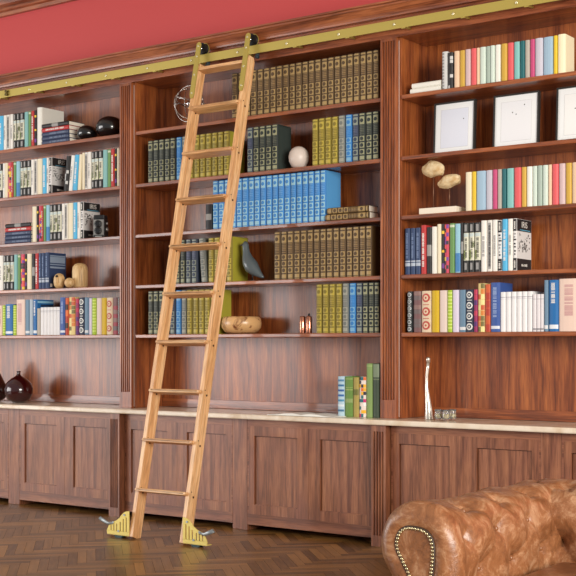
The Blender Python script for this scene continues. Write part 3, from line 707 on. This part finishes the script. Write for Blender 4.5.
row([(404, 409.4, 'navs'), (409.6, 414.4, 'navs'), (414.6, 419.8, 'navs'), (420.4, 425.6, 'red', .34), (425.8, 430.6, 'blk'), (430.8, 436.6, 'whit'), (436.8, 440.6, 'cream', .34), (440.8, 443.8, 'blky', .34), (444, 448.4, 'pnk', .335), (448.8, 454, 'grn', .34), (454.2, 460, 'lblu', .335), (460.2, 462.8, 'blk', .34), (463, 468.2, 'bota', .335), (468.4, 473.6, 'botb', .335), (473.8, 480, 'botc', .335), (480.2, 486, 'white', .345), (486.2, 491.6, 'wgt', .345), (491.8, 496.8, 'white', .345), (497, 501.4, 'iris', .34), (501.6, 507, 'skyb', .345), (507.2, 512.4, 'white', .345), (512.6, 516.4, 'iris', .345, {'side': iris_side, 'd': .23})], SH[3], .325, wh, g, d=.2)
g = 'books on the lowest shelf of the right bay'; wh = "lowest shelf of right bay"
row([(406.6, 411.6, 'bwo'), (412.4, 420.2, 'mauv'), (420.5, 430.6, 'redp'), (430.9, 438.2, 'must'), (438.5, 446.6, 'beig'), (446.8, 451.6, 'lime'), (451.8, 458.2, 'lila'), (458.4, 465, 'slate'), (465.2, 473.2, 'bwp'), (473.4, 477, 'mag'), (477.2, 484.2, 'photo', .328), (484.4, 489.8, 'orange', .32), (490, 499.4, 'royal', .33, {'d': .2})] + [(a_, b_, 'wset', .265) for a_, b_, _ in span(499.6, 532, 6, 0)] + [(a_, b_, 'wset2', .245) for a_, b_, _ in span(532.2, 543.4, 3, 0)] + [(543.8, 547.6, 'slate', .335), (547.8, 557.6, 'sea', .335), (558, 579, 'pink', .34)], SH[4], .288, wh, g, d=.2)
# cover lettering on the photography books
def lettering(text, parent, w, z, size, y):
    cu = bpy.data.curves.new('title', 'FONT'); cu.body = text; cu.size = size; cu.extrude = .0003; cu.align_x = 'CENTER'
    tmp = bpy.data.objects.new('tmp', cu); COL.objects.link(tmp)
    bpy.context.view_layer.update()
    me = bpy.data.meshes.new_from_object(tmp.evaluated_get(bpy.context.evaluated_depsgraph_get()))
    bpy.data.objects.remove(tmp)
    me.materials.clear(); me.materials.append(WHT)
    o = bpy.data.objects.new('cover_title', me); COL.objects.link(o); o.parent = parent
    o.location = (w / 2 + .0016, y, z); o.rotation_euler = (PI / 2, 0, PI / 2)
for o in [o for o in COL.objects if o.get('category') == 'book' and 'photography' in o['label']]:
    cv = [c for c in o.children if c.name.startswith('cover')][0]
    sp = cv.children[0]
    if max(v.co.y for v in sp.data.vertices) > .1:
        xs_ = [v.co.x for v in cv.data.vertices]; h_ = max(v.co.z for v in cv.data.vertices)
        lettering('IRIS', cv, max(xs_) - min(xs_), h_ * .84, h_ * .17, .12)

# ------------------------------------------------------------------ ornaments
def veined(name, c1, c2, scale=8, rough=.35, dist=1.5, lo=.4, hi=.55):
    m, nt, b = newmat(name); n = nt.nodes.new('ShaderNodeTexNoise'); n.inputs['Scale'].default_value = scale; n.inputs['Detail'].default_value = 6; n.inputs['Distortion'].default_value = dist
    tc = nt.nodes.new('ShaderNodeTexCoord'); nt.links.new(tc.outputs['Object'], n.inputs[0])
    r = nt.nodes.new('ShaderNodeValToRGB'); e = r.color_ramp.elements; e[0].position = lo; e[0].color = srgb(*c1); e[1].position = hi; e[1].color = srgb(*c2)
    nt.links.new(n.outputs[0], r.inputs[0]); nt.links.new(r.outputs[0], b.inputs['Base Color']); b.inputs['Roughness'].default_value = rough
    return m
GLB = flat((20, 18, 20), .18, 0, .6, 'gloss_black')
X0, _ = at(86.5, 0, .12); 
tag(MB().ball((0, 0, .068), 1, sc=(.090, .09, .068), lump=.04).build('pebble_ornament', GLB, None, (X0, .13, SH[0])), 'smaller shiny black pebble ornament beside the flat books, top left shelf', 'ornament', 'shiny black pebbles')
X0, _ = at(110, 0, .15)
tag(MB().ball((0, 0, .096), 1, sc=(.128, .13, .096), lump=.04).build('pebble_ornament', GLB, None, (X0 + .0, .16, SH[0])), 'larger shiny black pebble ornament against the pilaster, top left shelf', 'ornament', 'shiny black pebbles')
PALEW = wood('turned_maple', (196, 156, 104), (218, 182, 128), (230, 200, 150), 'z', scale=2, rough=.5, coat=0, drift=((.96, .94, .92), (1.03, 1.03, 1.02)))
# turned wooden figures
Xe, _ = at(59.3, 0, .02 + .05)
o = MB().lathe([(0, 0), (.028, .001), (.044, .025), (.050, .06), (.046, .095), (.034, .118), (.014, .129), (0, .131)]).build('wooden_egg', PALEW, None, (Xe, .07, SH[3]))
tag(o, 'egg-shaped pale wooden figure with a dark hole, before the navy book', 'figurine')
MB().tube([(.012, -.037, .101), (.013, -.046, .106)], .011, 14, flat((40, 28, 20), .8, name='dark_hole')).build('eye_hole', None, o)
Xe, _ = at(69.5, 0, .05)
tag(MB().ball((0, 0, .0435), .0435).build('wooden_ball', PALEW, None, (Xe, .05, SH[3])), 'small pale wooden ball between the wooden egg and capsule', 'ornament')
Xe, _ = at(78.4, 0, .13)
tag(MB().lathe([(0, 0), (.055, .001), (.066, .02), (.068, .08), (.068, .15), (.063, .185), (.045, .208), (.02, .217), (0, .218)]).build('wooden_capsule', PALEW, None, (Xe, .15, SH[3])), 'tall rounded pale wooden capsule figure behind the small ball', 'figurine')
# twin lens camera
Xc, _ = at(98.2, 0, .03)
t = empty('film_camera', (Xc, .035, SH[2]), 'vintage black and silver twin-lens camera in front of the photography book', 'camera', rot=(0, 0, .42))
SIL = flat((176, 174, 170), .35, .6, 0, 'silver_trim')
MB().box(-.05, .05, 0, .10, 0, .155, None, .006).build('body', BLACKP, t)
fr = MB(); fr.box(-.040, .040, -.004, -.0002, .024, .146).box(-.045, .045, -.004, -.0002, .02, .022).box(-.045, .045, -.004, -.0002, .148, .15).box(-.045, -.041, -.004, -.0002, .02, .15).box(.041, .045, -.004, -.0002, .02, .15).box(-.03, .03, -.004, -.0002, .003, .012)
fr.build('front_trim', SIL, t)
for z_ in (.055, .112):
    l = MB().tube([(0, -.0005, z_), (0, -.022, z_), (0, -.026, z_), (0, -.024, z_)], [.031, .031, .029, .024], 28).build('lens_ring', BLACKP, t)
    MB().tube([(0, -.0265, z_), (0, -.0285, z_)], [.021, .019], 24).build('lens', flat((10, 10, 14), .08, 0, .5, 'lens_glass'), l)
MB().box(-.047, .047, .006, .092, .1552, .19, None, .004).build('viewfinder_hood', BLACKP, t)
MB().tube([(.0502, .05, .07), (.064, .05, .07)], .016, 16).tube([(.0502, .05, .12), (.062, .05, .12)], .011, 16).build('knob', SIL, t)
# round dark red vases
REDG = flat((50, 6, 10), .12, 0, .5, 'dark_red_glass', 0)
Xv, _ = at(18.6, 0, .1)
o = MB().lathe([(0, 0), (.05, .002), (.10, .03), (.125, .08), (.128, .125), (.112, .175), (.07, .215), (.03, .238), (.018, .25), (.015, .27), (.022, .283), (.018, .283), (.011, .27), (.011, .25)], n=48).build('glass_vase', REDG, None, (Xv, .10, CT))
tag(o, 'round dark red glass vase with a short narrow neck on the worktop', 'vase', 'dark red glass vases')
o = MB().lathe([(0, 0), (.07, .002), (.115, .03), (.135, .08), (.13, .13), (.105, .19), (.075, .25), (.045, .31), (.028, .345), (.022, .36), (.018, .36), (.02, .34)], n=48).build('glass_vase', REDG, None, (at(-7.5, 0, .13)[0], .13, CT))
tag(o, 'taller cone-shouldered dark red glass vase cut off by the left frame edge', 'vase', 'dark red glass vases')
# armillary sphere
Xa, Za = at(189, 103, .15)
t = empty('armillary_sphere', (Xa, .15, SH[0]), 'silver wire armillary sphere behind the ladder on the top centre shelf', 'ornament')
zc = .195
for R_, tl, r_ in ((.145, (0, 0, 0), .0042), (.120, (0, .3, .9), .0036), (.118, (.2, 1.0, -.4), .0036), (.100, (1.35, .2, .3), .0034), (.128, (PI / 2 - .25, .25, 0), .0036)):
    from mathutils import Euler
    E_ = Euler(tl); pts = [Vector((R_ * math.cos(a), 0, R_ * math.sin(a))) for a in [2 * PI * k / 40 for k in range(41)]]
    pts = [Vector((0, 0, zc)) + (E_.to_matrix() @ p) for p in pts]
    MB().tube(pts, r_, 8).build('ring', flat((186, 178, 172), .25, .95, 0, 'aged_silver'), t)
MB().tube([(-.175, 0, zc + .02), (.175, 0, zc - .02)], .004, 8).build('axis_rod', CHROME, t)
MB().ball((0, 0, zc), .022).build('centre_ball', CHROME, t)
MB().lathe([(0, 0), (.06, 0), (.06, .006), (.02, .015), (.008, .03), (.007, .052), (0, .052)]).build('stand', CHROME, t)
# white egg sculpture
Xo, _ = at(299.5, 0, .12)
tag(MB().lathe([(0, 0), (.03, .001), (.055, .02), (.073, .055), (.077, .09), (.070, .125), (.052, .15), (.028, .165), (0, .171)], n=40).build('egg_ornament', flat((218, 204, 194), .4, name='pale_ceramic'), None, (Xo, .11, SH[1])), 'smooth pale pinkish white egg ornament on the second centre shelf', 'ornament')
# bird sculpture
Xb, _ = at(251.5, 0, .10)
t = empty('bird_figure', (Xb, .10, SH[3]), 'slate grey wooden bird figure standing on a thin leg beside yellow volumes', 'figurine')
SLATE = flat((84, 94, 98), .3, 0, .3, 'slate_paint')
sc = .95
P = [(-.062, .312), (-.060, .30), (-.058, .28), (-.056, .255), (-.050, .22), (-.040, .18), (-.024, .145), (0, .112), (.035, .08), (.072, .052), (.105, .03), (.118, .024)]
R = [.006, .020, .026, .026, .030, .042, .053, .057, .044, .027, .013, .006]
MB().tube([(a, 0, b) for a, b in P], R, 24).build('body', SLATE, t)
MB().tube([(-.075, 0, .290), (-.10, 0, .283), (-.112, 0, .280)], [.011, .006, .001], 10).build('beak', flat((60, 50, 46), .5, name='beak_paint'), t)
MB().tube([(.012, 0, .07), (.012, 0, .008)], .0055, 10).tube([(-.006, -.03, .004), (.012, 0, .006), (.03, .03, .004)], .004, 8).tube([(-.02, .02, .004), (.012, 0, .006), (.035, -.02, .004)], .004, 8).build('leg', flat((40, 40, 42), .4, .6, 0, 'dark_wire'), t)
for s in (-1, 1): MB().ball((-.064, s * .0235, .287), .004, sub=1).build('eye', BLACKP, t)
# burl wood bowl
Xw = at(215.2, 0, .045)[0] + .163
BURL = veined('spalted_wood', (112, 62, 36), (216, 170, 116), 7, .28, 2.2, .36, .47)
tag(MB().lathe([(0, 0), (.09, 0), (.13, .015), (.155, .05), (.160, .085), (.152, .118), (.138, .134), (.130, .134), (.140, .11), (.145, .08), (.135, .05), (.10, .03), (0, .028)], n=48).build('wooden_bowl', BURL, None, (Xw + .0, .17, SH[4])), 'round spalted wooden bowl with dark veins on the lowest centre shelf', 'bowl')
# copper shakers
COP = flat((206, 140, 112), .18, 1, 0, 'copper')
for px, y_, knob, l in ((302.5, .06, 0, 'plain-topped left copper cylinder of the pair beside yellow volumes'), (309, .06, 1, 'right copper cylinder of the pair, small dark knob on its lid')):
    Xk, _ = at(px, 0, y_)
    t = empty('copper_cylinder', (Xk, y_, SH[4]), l, 'ornament', 'copper cylinders')
    MB().lathe([(0, 0), (.021, 0), (.022, .004), (.022, .118), (.018, .126), (0, .128)], n=28).build('cylinder_body', COP, t)
    if knob: MB().lathe([(0, .1282), (.007, .129), (.010, .138), (.007, .145), (0, .147)], n=16).build('lid_knob', BLACKP, t)
# framed prints
PRINT = [('pale lilac print', (224, 228, 240)), ('white print', (236, 237, 240)), ('cream print', (240, 240, 238))]
for i, (pa, pb_, dots) in enumerate(((433, 474, [(.72, .66)]), (492.5, 538, [(.42, .66), (.68, .78), (.5, .62)]), (555.5, 603, [(.4, .6)]))):
    yf = .17
    xa, xb = at(pa, 0, yf)[0], at(pb_, 0, yf)[0]; w_ = xb - xa; h_ = .372
    t = empty('picture_frame', ((xa + xb) / 2, yf, SH[1] + .002), ['leftmost black-framed small print on the second right shelf', 'middle black-framed print with tiny marks on the second right shelf', 'rightmost black-framed print cut by the right frame edge'][i], 'picture frame', 'black framed prints', rot=(-.05, 0, 0))
    f_ = MB(); q = .011; hw = w_ / 2
    f_.box(-hw, -hw + q, 0, .028, 0, h_).box(hw - q, hw, 0, .028, 0, h_).box(-hw + q, hw - q, 0, .028, 0, q).box(-hw + q, hw - q, 0, .028, h_ - q, h_)
    f_.build('frame', flat((44, 42, 40), .4, name='black_frame'), t)
    MB().box(-hw + q, hw - q, .008, .02, q, h_ - q).build('mat_board', flat((238, 240, 240), .5, name='mat_board'), t)
    ix, iz = w_ * .17, h_ * .14
    pn = MB().box(-hw + ix, hw - ix, .0065, .0079, iz, h_ - iz).build('print', flat(PRINT[i][1], .4, name='art_paper'), t)
    mk = MB()
    for u, v in dots: mk.ball((-hw + w_ * u, .006, h_ * v), .0045, sub=1, sc=(1, .2, 1))
    mk.build('ink_mark', INK, pn)
    hu = MB().box(-hw + ix - .002, hw - ix + .002, .0071, .0078, iz - .002, h_ - iz + .002).build('mat_bevel', flat((206, 206, 206), .5, name='bevel'), t)
# coral / stone on stand
Xs0, Xs1 = at(419, 0, .05)[0], at(456, 0, .05)[0]
t = empty('stone_sculpture', ((Xs0 + Xs1) / 2, .05, SH[2]), 'two pale rough stones on thin rods above a white block base', 'sculpture')
hx = (Xs1 - Xs0) / 2; X0 = (Xs0 + Xs1) / 2
MB().box(-hx, hx, 0, .14, 0, .042, None, .002).build('base', flat((236, 224, 204), .5, name='white_block'), t)
STN = veined('honey_stone', (196, 160, 108), (228, 208, 168), 22, .6, .8, .3, .7)
for px, py0, rx, rz, ti in ((434, 169, .086, .058, .05), (450, 181, .088, .046, -.22)):
    xs_, zs = at(px, py0, .11); lx = xs_ - X0; lz = zs - SH[2]
    MB().tube([(lx - .004, .06, .042), (lx - .004, .06, lz - rz * .5)], .0035, 8).build('rod', flat((120, 82, 60), .4, .5, 0, 'bronze_rod'), t)
    mb = MB().ball((0, 0, 0), 1, sub=3, lump=.16, sc=(rx, .045, rz))
    ob = mb.build('stone', STN, t, (lx, .06, lz), (0, ti, 0))
    for p in ob.data.polygons: p.use_smooth = False
# silver bottle and glass jars
Xd, _ = at(430.5, 0, .12)
t = empty('silver_candlestick', (Xd, .10, CT), 'tall slim polished silver candlestick flaring toward its foot', 'candlestick')
pth = [(.0, 0, 0), (.0, 0, .004), (-.004, 0, .07), (-.012, 0, .15), (-.020, 0, .22), (-.018, 0, .30), (-.011, 0, .355), (-.008, 0, .395)]
SATIN = flat((226, 218, 206), .3, .75, 0, 'satin_silver')
MB().tube(pth, [.034, .032, .025, .018, .012, .010, .012, .011], 20).build('stem', SATIN, t)
MB().tube([(-.008, 0, .3952), (-.007, 0, .425), (-.007, 0, .432)], [.015, .014, .009], 16).build('candle_cup', SATIN, t)
GLS, nt, b = newmat('clear_glass'); b.inputs['Base Color'].default_value = (.95, .97, .97, 1); b.inputs['Transmission Weight'].default_value = .9; b.inputs['Roughness'].default_value = .05
WAX = flat((214, 190, 120), .5, name='yellow_wax')
for px, y_, l in ((438.5, .02, 'leftmost'), (446, .0, 'middle'), (452.5, .08, 'rightmost')):
    Xj, _ = at(px, 0, y_)
    t = empty('glass_votive', (Xj, y_, CT), '%s of three small clear glass votives with yellow wax beside the silver candlestick' % l, 'candle', 'small glass votives')
    t.scale = (1.15, 1.15, 1.2)
    MB().lathe([(0, 0), (.017, 0), (.022, .01), (.024, .03), (.021, .045), (.024, .062), (.022, .062), (.019, .045), (.021, .03), (.019, .012), (0, .010)], n=24).build('glass_cup', GLS, t)
    MB().lathe([(0, .0105), (.0185, .0125), (.020, .03), (.019, .038), (0, .038)], n=20).build('wax', WAX, t)
# open papers on the worktop
xa, xb = at(275, 0, -.04)[0], at(344, 0, -.04)[0]
t = empty('open_magazine', ((xa + xb) / 2, -.14, CT), 'open white magazine lying flat on the worktop beside the short row of books', 'magazine')
hw = (xb - xa) / 2
for s in (-1, 1):
    mb = MB(); pts = [(0, .0005)] + [(s * hw * k / 10, .004 + .018 * math.sin(PI * min(1, k / 10 * 1.25 + .05)) * (1 - k / 14)) for k in range(0, 11)] + [(s * hw, .0005)]
    if s > 0: pts = [(p[0] * .96, p[1]) for p in pts]
    mb.prism(pts, 0, .21, 'y').build('page_half', flat((238, 238, 232), .5, name='paper'), t)

# ------------------------------------------------------------------ chesterfield sofa
LEA, nt, b = newmat('tan_leather'); N = nt.nodes; K_ = nt.links
tc = N.new('ShaderNodeTexCoord')
n1 = N.new('ShaderNodeTexNoise'); n1.inputs['Scale'].default_value = 9; n1.inputs['Detail'].default_value = 10; n1.inputs['Roughness'].default_value = .78; n1.inputs['Distortion'].default_value = .8; K_.new(tc.outputs['Object'], n1.inputs[0])
cr = N.new('ShaderNodeValToRGB'); e = cr.color_ramp.elements; e[0].position = .3; e[0].color = srgb(98, 60, 36); e[1].position = .72; e[1].color = srgb(202, 160, 124); x_ = e.new(.5); x_.color = srgb(146, 94, 58)
K_.new(n1.outputs[0], cr.inputs[0]); K_.new(cr.outputs[0], b.inputs['Base Color'])
b.inputs['Roughness'].default_value = .36; b.inputs['Coat Weight'].default_value = .2; b.inputs['Coat Roughness'].default_value = .25
n2 = N.new('ShaderNodeTexNoise'); n2.inputs['Scale'].default_value = 14; n2.inputs['Detail'].default_value = 7; n2.inputs['Distortion'].default_value = 2.5; K_.new(tc.outputs['Object'], n2.inputs[0])
bp_ = N.new('ShaderNodeBump'); bp_.inputs['Strength'].default_value = .35; bp_.inputs['Distance'].default_value = .012; K_.new(n2.outputs[0], bp_.inputs['Height']); K_.new(bp_.outputs[0], b.inputs['Normal'])
SX, SY = 1.855, -2.86
SOFA = empty('chesterfield_sofa', (SX, SY, 0), 'tan leather button-tufted chesterfield sofa with nailhead-trimmed rolled arm in the foreground', 'sofa')
def catmull(P, n):
    out = []
    for i in range(len(P) - 1):
        p0, p1, p2, p3 = P[max(i - 1, 0)], P[i], P[i + 1], P[min(i + 2, len(P) - 1)]
        for k in range(n):
            t_ = k / n
            out.append(tuple(.5 * ((2 * b_) + (-a_ + c_) * t_ + (2 * a_ - 5 * b_ + 4 * c_ - d_) * t_ * t_ + (-a_ + 3 * b_ - 3 * c_ + d_) * t_ ** 3) for a_, b_, c_, d_ in zip(p0, p1, p2, p3)))
    out.append(P[-1]); return out
# arm outline (x, z), outer side left, going up and over the roll, down the tufted inner side
ARM = catmull([(-.10, .06), (-.10, .25), (-.105, .36), (-.135, .42), (-.172, .49), (-.178, .57), (-.145, .65), (-.08, .70), (0, .712), (.09, .695), (.155, .64), (.185, .56), (.185, .47), (.175, .38), (.17, .25), (.17, .06)], 8)
def norms(P):
    R_ = []
    for i in range(len(P)):
        a_, b_ = P[max(i - 1, 0)], P[min(i + 1, len(P) - 1)]
        dx, dz = b_[0] - a_[0], b_[1] - a_[1]; l = math.hypot(dx, dz) or 1; R_.append((-dz / l, dx / l))
    return R_
NA = norms(ARM)
LENS = [0]
for a_, b_ in zip(ARM, ARM[1:]): LENS.append(LENS[-1] + math.hypot(b_[0] - a_[0], b_[1] - a_[1]))
S0, DS, V0, DV = LENS[int(len(LENS) * .58)], .175, .34, .33
def tuft(s, v, s0, ds, v0, dv, rows, amp=.052):
    """diamond buttoning: s across the profile, v along; returns depth to push in"""
    d = 0
    i = (s - s0) / ds
    if i < -1.2 or i > rows + .2: return 0, None
    best = 9
    for ii in (math.floor(i), math.floor(i) + 1):
        if ii < 0 or ii >= rows: continue
        off = .5 * (ii % 2); j = (v - v0) / dv - off
        for jj in (math.floor(j), math.floor(j) + 1):
            q = math.hypot((s - (s0 + ii * ds)), (v - (v0 + (jj + off) * dv)))
            best = min(best, q)
    d = amp * math.exp(-(best / .070) ** 1.1) 
    # diagonal pleats
    if -.2 < i < rows - .8:
        a1 = (v - v0) / dv + .5 * i; a2 = (v - v0) / dv - .5 * i
        for a_ in (a1, a2):
            q = abs(a_ - round(a_)) * dv
            d += .013 * math.exp(-(q / .016) ** 1.1) * (.5 + .5 * math.exp(-(best / .12) ** 2))
    elif i <= -.2:
        a_ = (v - v0) / dv; q = abs(a_ - round(a_)) * dv
        d += .009 * math.exp(-(q / .016) ** 1.2) * max(0, 1 + (i + .2) / 1.0)
    return d, best
def arm_mesh(flip=1):
    mb = MB(); V = []
    L = 1.27; vs = []
    fr_ = .055
    for k in range(9): vs.append((fr_ - fr_ * math.sin(PI / 2 * k / 8), 1 - 0))  # placeholder
    rows_ = []
    # front rounding: inset from .055 down to 0
    for k in range(0, 9):
        a_ = PI / 2 * (8 - k) / 8
        rows_.append((fr_ * (1 - math.cos(PI / 2 - a_)) if False else fr_ - fr_ * math.cos(a_), fr_ * (1 - math.cos(PI / 2 - (PI / 2 - a_))) , ))
    rows_ = []
    for k in range(0, 10):
        th = PI / 2 * k / 9          # 0: facing front, pi/2: on the flank
        rows_.append((fr_ * (1 - math.sin(th)), fr_ * (1 - math.cos(th)) * 1.0, True))
    n = 90
    for k in range(1, n + 1): rows_.append((0, fr_ + (L - fr_) * k / n, False))
    for ins, v, front in rows_:
        ring = []
        for (x_, z_), (nx, nz), s_ in zip(ARM, NA, LENS):
            d, q = (0, None)
            if v > .10:
                d, q = tuft(s_, v, S0, DS, V0, DV, 4)
                d *= min(1, (v - .10) / .08)
            puff = .010 * math.exp(-((v - .07) / .05) ** 2)
            push = -ins - d + puff
            # long soft sag folds over the roll
            push += .007 * math.sin(v * 11 + s_ * 8) * math.sin(s_ * 9 + 1) + .004 * math.sin(v * 31 - s_ * 17)
            ring.append(mb.bm.verts.new(((x_ + nx * push) * flip, v, max(.03, z_ + nz * push))))
        V.append(ring)
    for a_, b_ in zip(V, V[1:]):
        for i in range(len(a_) - 1):
            f = mb.bm.faces.new((a_[i], a_[i + 1], b_[i + 1], b_[i])); f.smooth = True
    f = mb.bm.faces.new(V[-1]);
    # padded front ring running into the inner panel
    cur = V[0]
    for ins, yy in ((.078, .002), (.095, .010), (.106, .016)):
        ring = []
        for (x_, z_), (nx, nz) in zip(ARM, NA):
            ring.append(mb.bm.verts.new((0, 0, 0)))
        pts = inset(ins)
        for vv, p in zip(ring, pts): vv.co = (p[0] * flip, yy, max(.03, p[1]))
        for i in range(len(cur) - 1):
            f = mb.bm.faces.new((cur[i], cur[i + 1], ring[i + 1], ring[i])); f.smooth = True
        cur = ring
    mb.bm.faces.new(cur)
    return mb
def inset(d):
    """pull the outline inwards, keeping the keyhole shape"""
    pts = []
    for (x_, z_), (nx, nz) in zip(ARM, NA):
        x2, z2 = x_ - nx * d, z_ - nz * d
        pts.append((x2, z2))
    return pts
am = arm_mesh().build('arm', LEA, SOFA)
sub = am.modifiers.new('smooth', 'SUBSURF'); sub.levels = 1; sub.render_levels = 1
# scroll panel and nailhead trim
pp = inset(.094)
MB().prism([(p[0], max(.05, p[1])) for p in inset(.100)], .004, .012, 'y').build('scroll_panel', LEA, am)
# dark welt + nails
MB().tube([(p[0], .006, p[1]) for p in inset(.092) if p[1] > .10], .008, 10).build('welt', flat((58, 40, 26), .6, name='dark_welt'), am)
NAILM = flat((206, 190, 150), .25, .9, 0, 'antique_nail')
nm = bpy.data.meshes.new('nail'); nb = bmesh.new(); bmesh.ops.create_icosphere(nb, subdivisions=2, radius=.0068)
for f in nb.faces: f.smooth = True
for v in nb.verts: v.co.y *= .6
nb.to_mesh(nm); nb.free(); nm.materials.append(NAILM)
acc = 0; prev = None; cnt = 0
P = [p for p in inset(.096) if p[1] > .12]
step = .0155; carry = 0
for a_, b_ in zip(P, P[1:]):
    l = math.hypot(b_[0] - a_[0], b_[1] - a_[1]); t_ = step - carry
    while t_ <= l:
        o = bpy.data.objects.new('nail', nm); COL.objects.link(o); o.parent = am
        o.location = (a_[0] + (b_[0] - a_[0]) * t_ / l, -.001, a_[1] + (b_[1] - a_[1]) * t_ / l); t_ += step; cnt += 1
    carry = l - (t_ - step)
# buttons on the arm
s0 = S0
def at_len(s):
    for i in range(len(LENS) - 1):
        if LENS[i] <= s <= LENS[i + 1]:
            u = (s - LENS[i]) / (LENS[i + 1] - LENS[i]); return tuple(ARM[i][k] + (ARM[i + 1][k] - ARM[i][k]) * u for k in (0, 1)), NA[i]
for i in range(4):
    for j in range(4):
        v = V0 + (j + .5 * (i % 2)) * DV
        if v > 1.0 or s0 + i * DS > LENS[-1]: continue
        (x_, z_), (nx, nz) = at_len(s0 + i * DS)
        MB().ball((0, 0, 0), .013, sub=2).build('button', LEA, am, (x_ - nx * .046, v, z_ - nz * .046))
# backrest: the same roll running along x, its tufts facing the room
BL = 2.3
mb = MB(); V = []
BACK = [(-p[0], p[1]) for p in ARM]       # (y, z): tufted side towards -y
n = 120
for k in range(n + 1):
    u = .02 + BL * k / n; ring = []
    for (x_, z_), (nx, nz), s_ in zip(ARM, NA, LENS):
        d, q = tuft(s_, u, S0, DS, .50, DV, 4)
        push = -d + .006 * math.sin(u * 19 + s_ * 6)
        ring.append(mb.bm.verts.new((u, 1.28 - (x_ + nx * push), max(.03, z_ + nz * push + .015))))
    V.append(ring)
for a_, b_ in zip(V, V[1:]):
    for i in range(len(a_) - 1):
        f = mb.bm.faces.new((a_[i], a_[i + 1], b_[i + 1], b_[i])); f.smooth = True
mb.bm.faces.new(V[0]); mb.bm.faces.new(V[-1])
bk = mb.build('backrest', LEA, SOFA)
for i in range(4):
    for j in range(6):
        (x_, z_), (nx, nz) = at_len(min(LENS[-1] - .01, s0 + i * DS)); u = .50 + (j + .5 * (i % 2)) * DV
        if i < 3: MB().ball((0, 0, 0), .013, sub=2).build('button', LEA, bk, (u, 1.28 - (x_ - nx * .046), z_ - nz * .046 + .015))
MB().box(.19, 2.3, .05, 1.08, .06, .24, None, .02).build('seat_base', LEA, SOFA)
for k in range(2):
    o = MB().box(.20 + k * 1.05, 1.24 + k * 1.05, .02, 1.07, .242, .35, None, .035).build('seat_cushion', LEA, SOFA)
    for p in o.data.polygons: p.use_smooth = True
for x_, y_ in ((-.03, .10), (-.03, 1.15), (2.2, .10), (2.2, 1.25)):
    MB().lathe([(0, 0), (.02, 0), (.028, .02), (.03, .045), (.022, .065), (0, .065)], x_, y_, 16).build('foot', flat((50, 28, 18), .4, name='dark_foot'), SOFA)
